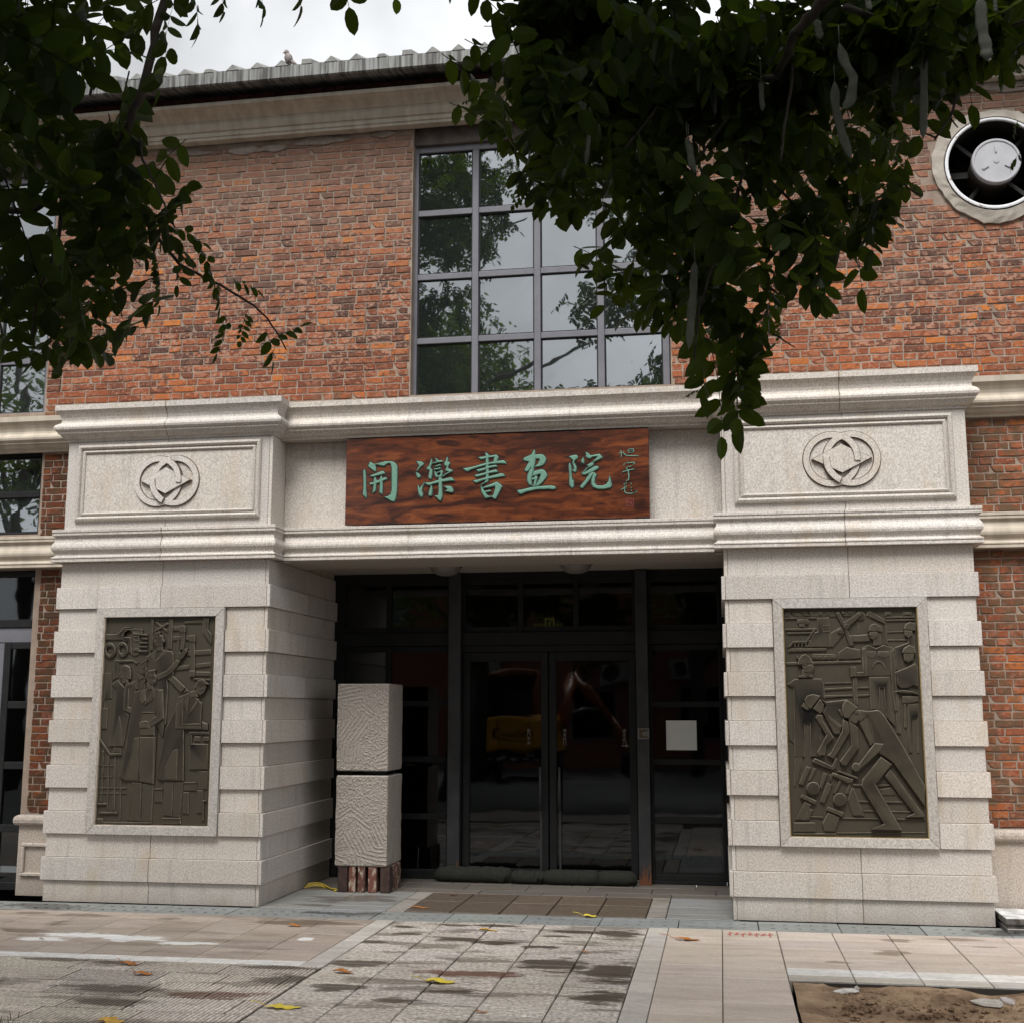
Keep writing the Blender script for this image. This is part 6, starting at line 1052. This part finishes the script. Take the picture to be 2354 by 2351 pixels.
# ================================================================== bird on the gutter
bd = M(); bx, by, bz = 2.19, -.07, 8.125
bd.lathe((bx,by,bz+.02), (-.25,0,1), [(.001,0),(.018,.004),(.035,.03),(.042,.06),(.040,.085),(.028,.11),(.022,.118)], 14)
bd.lathe((bx-.036,by-.004,bz+.145), (-.25,0,1), [(.001,-.03),(.018,-.024),(.026,-.005),(.026,.01),(.018,.026),(.001,.034)], 12)
bd.tube([(bx-.055,by-.004,bz+.15),(bx-.085,by-.004,bz+.147)], [.008,.001], 6); bd.tube([(bx+.02,by+.0,bz+.05),(bx+.075,by,bz+.0)], [.02,.012], 6)
for s_ in (-1, 1): bd.tube([(bx+.004,by+.012*s_,bz+.03),(bx+.004,by+.012*s_,bz-.003)], .003, 5)
tag(bd.build('bird', flat('bird_grey', (.22,.19,.18), .8, 0, .3, 30), None, (bx,by,bz)), 'small grey bird perched on the gutter edge of the roof', 'bird')
# ================================================================== trees: branches hanging into the picture
LEAF_L = .064
def leaflet(L, wd, rr):
    """folded ovate leaflet along +x"""
    ts = [0, .14, .35, .6, .82, 1.0]; ws = [0, .70, 1.0, .97, .66, 0]; fold = rr.uniform(.12, .4); dr = rr.uniform(-.25, .15)
    v = []
    for t, q in zip(ts, ws):
        x = L*t; z0 = dr*L*t*t
        if q == 0: v.append((x, 0, z0))
        else: v += [(x, -wd/2*q, z0+wd/2*q*fold), (x, 0, z0), (x, wd/2*q, z0+wd/2*q*fold)]
    f = [(0,2,1),(0,3,2)]
    for i in range(3): a = 1+3*i; f += [(a,a+1,a+4,a+3),(a+1,a+2,a+5,a+4)]
    f += [(10,11,13),(11,12,13)]
    return v, f
def compound(seed, npair=5, L=LEAF_L, droop=.5):
    """pinnate leaf along +x, hanging towards -z"""
    rr = random.Random(seed); V = []; F = []
    n = npair*2+1; S = .030+.0*L; length = L*.62*npair
    def stalk(t): return Vector((length*t, 0, -droop*length*t*t*.5))
    b = M(); b.tube([stalk(i/5) for i in range(6)], [.0013,.0012,.001,.001,.0009,.0006], 4); V += b.v; F += b.f
    items = [(i/npair*.92+.12, s_) for i in range(npair) for s_ in (-1, 1)]+[(1.0, 0)]
    for t, s_ in items:
        lv, lf = leaflet(L*rr.uniform(.85,1.1)*(1-.25*abs(t-.5)), L*rr.uniform(.42,.52), rr)
        ang = s_*R(rr.uniform(55, 75)) if s_ else rr.uniform(-.1,.1)
        m_ = Matrix.Rotation(ang, 4, 'Z') @ Matrix.Rotation(R(rr.uniform(5, 45)), 4, 'Y') @ Matrix.Rotation(R(rr.uniform(-25,25)), 4, 'X')
        o = len(V); p = stalk(min(t,1)); V += [tuple(m_ @ Vector(q)+p) for q in lv]; F += [tuple(o+i for i in q) for q in lf]
    return V, F
CV = [compound(i, random.choice((4,5,5,6)), droop=random.uniform(.3,1.0)) for i in range(8)]
NB = len(CV); CV += [compound(40+i, 3, L=.088, droop=random.uniform(.2,.6)) for i in range(4)]
def leaf_frame(d, roll):
    d = d.normalized(); z = Vector((0,0,1)); y = z.cross(d)
    if y.length < .05: y = Vector((0,1,0)).cross(d)
    y.normalize(); z = d.cross(y)
    m_ = Matrix((d, y, z)).transposed().to_4x4(); return m_ @ Matrix.Rotation(roll, 4, 'X')
def in_view(p):
    d = p-CAM; z = d.dot(FWD)
    if z < .3: return False
    r_ = FWD.cross(Vector((0,0,1))).normalized(); u = r_.cross(FWD)
    return abs(d.dot(r_)/z) < .418 and abs(d.dot(u)/z) < .418
def join_leaves(name, spots, mat, parent, variants):
    """one joined mesh of many leaves (numpy)"""
    VV = []; FF = []; o = 0
    arr = [(np.array(v), f) for v, f in variants]
    for p, m_, sc, i in spots:
        v, f = arr[i]; mm = np.array(m_.to_3x3()); VV.append(v @ mm.T*sc+np.array(p)-np.array(BASE[parent])); FF += [tuple(o+k for k in q) for q in f]; o += len(v)
    me = bpy.data.meshes.new(name); me.from_pydata(np.concatenate(VV).tolist(), [], FF); me.materials.append(mat); me.update()
    ob = bpy.data.objects.new(name, me); COL.objects.link(ob); ob.parent = parent; BASE[ob] = BASE[parent]; return ob
def hanging_tree(name, label, root, trunk, limbs, crown, sprays, extra, pods, dens, seed, link):
    rr = random.Random(seed); t = thing(name, label, 'tree', root, None)
    b = M(); b.tube(trunk[0], trunk[1], 12); b.build('trunk', bark, t)
    for pts, r0, r1 in limbs:
        b = M(); n = len(pts); P = []
        for i in range(n-1):
            for k in range(4): q = Vector(pts[i]).lerp(Vector(pts[i+1]), k/4); P.append(q+Vector((rr.uniform(-1,1),rr.uniform(-1,1),rr.uniform(-1,1)))*r0*.35)
        P.append(Vector(pts[-1])); b.tube(P, [r0+(r1-r0)*i/(len(P)-1) for i in range(len(P))], 7); b.build('branch', bark, t)
    for a in link:
        b = M(); n = 10; A0, A1 = Vector(a[0]), Vector(a[1]); P = [A0.lerp(A1, i/n)+Vector((0,0,.35*math.sin(math.pi*i/n)*a[4]))+Vector((rr.uniform(-1,1),rr.uniform(-1,1),rr.uniform(-1,1)))*.03*(0 < i < n) for i in range(n+1)]
        b.tube(P, [a[2]+(a[3]-a[2])*i/n for i in range(n+1)], 8); b.build('branch', bark, t)
    spots = []
    for x, y, z, r_ in crown:
        n = max(3, int(dens*r_*r_/.0144*1.0))
        c = Vector((x,y,z))
        for _ in range(n):
            q = Vector((rr.gauss(0,1), rr.gauss(0,1), rr.gauss(0,1))).normalized()*r_*rr.random()**.45
            q.y *= 1.3; p = c+q; d = Vector((rr.gauss(0,.8), rr.gauss(0,.8), -rr.uniform(.1,1.3)))+q.normalized()*.5
            m_ = leaf_frame(d, rr.uniform(-.8,.8)); sc = rr.uniform(.85, 1.3)*(1.22 if dens < 14 else 1)
            # leaves start inside the cluster so that the tips end at its edge
            p = p-d.normalized()*.18*sc; spots.append((p, m_, sc, rr.randrange(8)))
    for a, c, s_ in sprays:
        a, c = Vector(a), Vector(c); m_ = leaf_frame(c-a, rr.uniform(-.5,.5)); L = (c-a).length; i = NB+rr.randrange(4) if s_ > .95 else rr.randrange(8)
        ln = max(v[0] for v in CV[i][0]); spots.append((a, m_, L/ln*1.02, i))
    ex = []
    for x, y, z, r_ in extra:
        n = int(13*r_*r_/.0144*.20); c = Vector((x,y,z))
        for _ in range(n):
            q = Vector((rr.gauss(0,1), rr.gauss(0,1), rr.gauss(0,.6))).normalized()*r_*rr.random()**.4; p = c+q
            if in_view(p) or in_view(p+Vector((0,0,-.35))): continue
            d = Vector((rr.gauss(0,.8), rr.gauss(0,.8), -rr.uniform(.1,1.3))); ex.append((p, leaf_frame(d, rr.uniform(-.8,.8)), rr.uniform(1.2,1.9), rr.randrange(8)))
    ns = len(sprays)
    first = spots[-ns:] if ns else []; others = spots[:-ns] if ns else spots
    others.sort(key=lambda s_: (s_[0]-CAM).length if in_view(s_[0]) else 99)
    sel = first+others[:300-ns]; restl = others[300-ns:]+ex
    me = []
    for v, f in CV:
        b = M(); b.add(v, f); o = b.build('leaf_shape', leaf_mat); me.append(o.data); bpy.data.objects.remove(o)
    for p, m_, sc, i in sel:
        o = bpy.data.objects.new('leaf', me[i]); COL.objects.link(o); o.parent = t; o.matrix_local = Matrix.Translation(p-BASE[t]) @ m_ @ Matrix.Scale(sc, 4)
    stuff(join_leaves('foliage', restl, leaf_mat, t, CV))
    for pts, wd in pods:
        b = M(); n = 14; P = []; A = []; ax = []
        for i in range(n+1):
            u = i/n*(len(pts)-1); k = min(int(u), len(pts)-2); q = Vector(pts[k]).lerp(Vector(pts[k+1]), u-k); P.append(q)
        V = []
        for i, p in enumerate(P):
            t_ = i/n; d = (P[min(i+1,n)]-P[max(i-1,0)]).normalized(); side = FWD.cross(d).normalized()*(math.cos(.4)) ; fr_ = d.cross(side).normalized()
            h = wd/2*min(1, (min(t_, 1-t_)*7)**.6+.06)*(1+.10*math.sin(t_*24+pts[0][0]*9)+.05*math.sin(t_*11)); th = h*.24*(1+.4*math.sin(t_*24))
            for k in range(8): an = 2*math.pi*k/8; V.append(p+side*h*math.cos(an)+fr_*th*math.sin(an))
        b.add(V, [(i*8+k, i*8+(k+1)%8, (i+1)*8+(k+1)%8, (i+1)*8+k) for i in range(n) for k in range(8)], 0, True)
        b.tube([P[0]+Vector((0,0,.05)), P[0]], .0015, 5); b.build('seed_pod', pod_mat, t)
    return t
rrx = random.Random(77)
upR = []
for i in range(34): upR.append((rrx.uniform(5.4,10.6), rrx.uniform(-11.5,-5.6), rrx.uniform(4.6,7.0), rrx.uniform(.5,.85)))
for i in range(14): upR.append((rrx.uniform(7.9,10.6), rrx.uniform(-9.5,-6.5), rrx.uniform(3.3,5.2), rrx.uniform(.4,.6)))
upL = []
for i in range(32): upL.append((rrx.uniform(.8,5.2), rrx.uniform(-11.5,-5.4), rrx.uniform(4.5,7.0), rrx.uniform(.5,.85)))
for i in range(14): upL.append((rrx.uniform(1.4,4.4), rrx.uniform(-9.5,-6.3), rrx.uniform(3.0,5.0), rrx.uniform(.4,.6)))
hiL = []
for i in range(64): hiL.append((rrx.uniform(-1.8,6.4), rrx.uniform(-10.5,-6.2), rrx.uniform(7.0,11.8), rrx.uniform(.55,1.0)))
hiL = [c for c in hiL if math.hypot(c[0]-(4.1+(c[1]+8)*-.2), c[2]-9.9) > c[3]+.55]
for i in range(16): hiL.append((rrx.uniform(-4.5,-1.5), rrx.uniform(-10,-6.5), rrx.uniform(6.8,10.5), rrx.uniform(.5,.9)))
hanging_tree('locust_tree', 'dark leafy tree with long pale seed pods hanging over the right half of the view', (9.6,-8.6,0),
    ([(9.6,-8.6,-.02),(9.55,-8.58,.8),(9.42,-8.5,2.0),(9.3,-8.4,3.2),(9.0,-8.2,4.6),(8.7,-8.1,6.2)], [.17,.14,.125,.11,.08,.03]),
    LIMBS_RIGHT, CROWN_RIGHT, SPRAY_RIGHT, upR, PODS, 13.5, 3,
    [((9.1,-8.3,3.9), LIMBS_RIGHT[0][0][0], .05, .018, .3), ((9.0,-8.2,4.4), (6.2,-7.2,4.9), .05, .015, .6), ((8.9,-8.2,4.8), (7.6,-6.2,6.0), .045, .012, .3), ((9.2,-8.35,3.6), LIMBS_RIGHT[13][0][-1], .03, .004, .6)])
hanging_tree('leafy_tree', 'dark leafy tree with drooping pinnate leaves hanging over the left edge of the view', (.9,-9.3,0),
    ([(.9,-9.3,-.02),(.96,-9.28,.9),(1.2,-9.2,2.0),(1.1,-9.15,3.1),(.9,-9.1,4.4),(.5,-9.0,6.5),(.2,-8.9,9.0),(.3,-8.7,11.5)], [.17,.145,.13,.12,.105,.09,.06,.02]),
    LIMBS_LEFT, CROWN_LEFT, SPRAY_LEFT, upL+hiL, [], 9.5, 4,
    [((1.0,-9.12,3.9), LIMBS_LEFT[0][0][0], .04, .012, .5), ((1.08,-9.15,3.0), LIMBS_LEFT[0][0][-1], .035, .008, .2), ((.9,-9.1,4.4), (4.9,-7.6,5.6), .04, .01, .4), ((.5,-9.0,6.5), (5.4,-7.8,8.4), .05, .012, .4), ((.4,-8.97,7.4), (.2,-7.9,8.8), .05, .012, .4), ((.25,-8.9,8.6), (-2.6,-8.2,8.6), .05, .012, .5), ((.2,-8.85,9.4), (4.8,-8.4,11.0), .04, .01, .3), ((.2,-8.85,9.6), (.8,-8.8,11.0), .04, .01, .3)])

# ================================================================== across the yard (seen in the glass)
def yard_tree(x, y, h, cr, label, seed, n):
    rr = random.Random(seed); t = thing('yard_tree', label, 'tree', (x,y,0), 'trees across the yard')
    b = M(); b.tube([(x,y,-.05),(x+.1,y,h*.25),(x-.05,y+.1,h*.5),(x+.1,y,h*.85)], [.22,.18,.13,.03], 10); b.build('trunk', bark, t)
    cs = []
    for i in range(11):
        a = rr.uniform(0, 6.28); q = cr*rr.uniform(.35,.8); z = h*rr.uniform(.45,.95); c = Vector((x+q*math.cos(a), y+q*math.sin(a), z)); cs.append((c, cr*rr.uniform(.35,.55)))
        b = M(); b.tube([(x,y,z*.62),((x+c.x)/2,(y+c.y)/2,z*.86),tuple(c)], [.07,.05,.015], 6); b.build('limb', bark, t)
    V = []; F = []
    for _ in range(n):
        c, r_ = rr.choice(cs); q = Vector((rr.gauss(0,1),rr.gauss(0,1),rr.gauss(0,.8))).normalized()*r_*rr.random()**.4; p = c+q-Vector((x,y,0))
        d = Vector((rr.gauss(0,1),rr.gauss(0,1),rr.gauss(-.3,.7))).normalized(); s_ = d.orthogonal().normalized(); s_.rotate(Matrix.Rotation(rr.uniform(0,6.28), 3, d)); L = rr.uniform(.13,.24); o = len(V)
        V += [p, p+d*L*.5+s_*L*.22, p+d*L, p+d*L*.5-s_*L*.22]; F.append((o,o+1,o+2,o+3))
    me = bpy.data.meshes.new('foliage'); me.from_pydata(V, [], F); me.materials.append(far_leaf); o = bpy.data.objects.new('foliage', me); COL.objects.link(o); o.parent = t; stuff(o)
yard_tree(0.2, -15.5, 10.5, 3.0, 'broad tree across the yard, mirrored in the left panes of the big window', 21, 9000)
yard_tree(5.6, -20.0, 9.2, 2.6, 'tree across the yard, mirrored low in the middle panes of the big window', 22, 8000)
yard_tree(-9.6, -14.0, 13.0, 3.6, 'tree across the yard, mirrored in the windows at the left edge', 23, 7000)
yard_tree(10.5, -17.0, 9.8, 2.8, 'tree across the yard, mirrored in the right panes of the big window', 24, 7000)
op = thing('opposite_building', 'two storey brick building across the yard, mirrored faintly in the glass doors', 'building', (2,-24,0))
b = M(); b.box(-14, 16, -30, -24, 0, 6.2); b.build('wall', flat('far_brick', (.20,.075,.05), .9, 0, .25, 6), op)
b = M(); b.box(-14.3, 16.3, -30.3, -23.7, 6.2, 6.5); b.build('roof', roof_mat, op)
for i in range(8):
    for z in (.9, 3.8):
        x = -12+3.4*i; b = M(); b.cbox(x, x+1.5, 23.94, 24.1, z, z+1.6, .01); b.v = [(p[0], -p[1], p[2]) for p in b.v]; w_ = b.build('window', win_frame, op)
        b = M(); b.box(x+.08, x+1.42, -23.935, -23.93, z+.08, z+1.52); b.build('pane', glass_door, w_)
for i, (x, z) in enumerate(((3.0, 2.6), (5.2, 2.7), (-1.2, 2.7))):
    ac = thing('air_conditioner', ['middle','right','left'][i]+' white air conditioner on the brick wall across the yard, mirrored in the doors', 'air conditioner', (x,-23.9,z), 'air conditioners across the yard')
    b = M(); b.tbox(x-.42, x+.42, -23.93, -23.6, z, z+.62, .02); b.build('casing', flat('ac_casing', (.22,.22,.21), .6), ac)
    b = M(); b.lathe((x-.1,-23.6,z+.31), (0,1,0), [(.24,0),(.24,.012),(.21,.012),(.21,.004),(.0005,.004)], 24); b.build('grille', dark_frame, ac)
# excavator parked across the yard
EX, EY = .95, -17.6
exv = thing('excavator', 'orange and yellow wheeled excavator parked across the yard, mirrored in the glass doors', 'excavator', (EX,EY,0))
yel = flat('machine_yellow', (.75,.36,.03), .4, 0, .1, 4); orr = flat('machine_orange', (.26,.075,.02), .4, 0, .1, 4); blk = flat('rubber_black', (.02,.02,.02), .7); decal = flat('decal_black', (.015,.013,.012), .5); wht = flat('decal_white', (.6,.6,.6), .5)
b = M(); b.tbox(EX-.75, EX+.75, EY-1.6, EY+.9, .45, .78, .04); b.build('chassis', decal, exv)
for x in (-.85, .85):
    for y in (-1.2, .6):
        b = M(); b.lathe((EX+x-.16,EY+y,.45), (1,0,0), [(.20,0),(.40,.0),(.45,.06),(.45,.26),(.40,.32),(.20,.32)], 24); wh = b.build('wheel', blk, exv)
        b = M(); b.lathe((EX+x-.1,EY+y,.45), (1,0,0), [(.0005,-.02),(.2,-.02),(.2,.24),(.0005,.24)], 16); b.build('hub', wht, wh)
b = M(); b.prism([(EX-1.05,.72),(EX+1.05,.72),(EX+1.05,1.45),(EX+.9,1.58),(EX-.85,1.58),(EX-.95,1.45)], -(EY+1.1), -(EY-1.2), .08); b.v = [(p[0], -p[1], p[2]) for p in b.v]; b.f = [f[::-1] for f in b.f]; body = b.build('body', yel, exv)
for x in (-.36, .42): b = M(); b.box(EX+x-.012, EX+x+.012, EY+1.098, EY+1.104, .86, 1.5); b.build('panel_seam', decal, body)
b = M(); b.prism([(EX-.55,1.0),(EX+.3,.97),(EX+.3,1.0),(EX-.45,1.03),(EX-.42,1.28),(EX-.2,1.36),(EX-.5,1.33)], 0, .004); b.v = [(p[0], EY+1.104-p[1], p[2]) for p in b.v]; b.build('swoosh', decal, body)
t_ = text('Reliable', EX+.1, 1.10, .26, exv, 'lettering', mat=decal, y=EY+1.106, yaw=math.pi)
t_ = text('60F', EX+.45, .60, .17, exv, 'lettering', mat=wht, y=EY+.908, yaw=math.pi)
for i in range(5): b = M(); b.box(EX-.75+.33*i, EX-.56+.33*i, EY+.901, EY+.906, .50, .555); b.build('reflector', wht, exv)
b = M()
for q in (((-.98,1.0,1.6),(-.80,.85,2.70)),((.55,1.0,1.6),(.55,.85,2.70)),((-.98,-.7,1.6),(-.85,-.5,2.70)),((.55,-.7,1.6),(.55,-.5,2.70))): b.tube([(EX+q[0][0],EY+q[0][1],q[0][2]),(EX+q[1][0],EY+q[1][1],q[1][2])], .05, 8)
cab_ = b.build('cab_frame', orr, exv)
b = M(); b.tbox(EX-.88, EX+.6, EY-.6, EY+.95, 2.68, 2.80, .05); b.build('cab_roof', orr, cab_)
b = M(); b.box(EX-.9, EX+.52, EY+.93, EY+.94, 1.6, 2.68); b.box(EX-.93, EX-.92, EY-.55, EY+.85, 1.6, 2.68); b.build('cab_glass', glass_door, cab_)
b = M(); b.tbox(EX-.45, EX+.05, EY-.1, EY+.4, 1.6, 2.2, .06); b.build('seat', decal, cab_)
b = M()
for p, q, r_ in (((1.15,-.6,1.3),(1.3,-1.6,2.75),.15),((1.3,-1.6,2.75),(2.3,-1.6,1.5),.14),((2.3,-1.6,1.5),(2.9,-1.5,.6),.10)): b.tube([(EX+p[0],EY+p[1],p[2]),(EX+q[0],EY+q[1],q[2])], [r_, r_*.8], 8)
b.build('boom', orr, exv)
b = M(); b.tube([(EX+1.25,EY-1.3,1.7),(EX+1.9,EY-1.55,1.75)], .05, 8); b.build('hydraulic_ram', steel, exv)
b = M(); b.prism([(2.6,.05),(3.2,.05),(3.3,.55),(3.0,.75),(2.7,.6)], 1.2, 1.8, .02); b.v = [(EX+p[0], EY-p[1], p[2]) for p in b.v]; b.build('bucket', decal, exv)
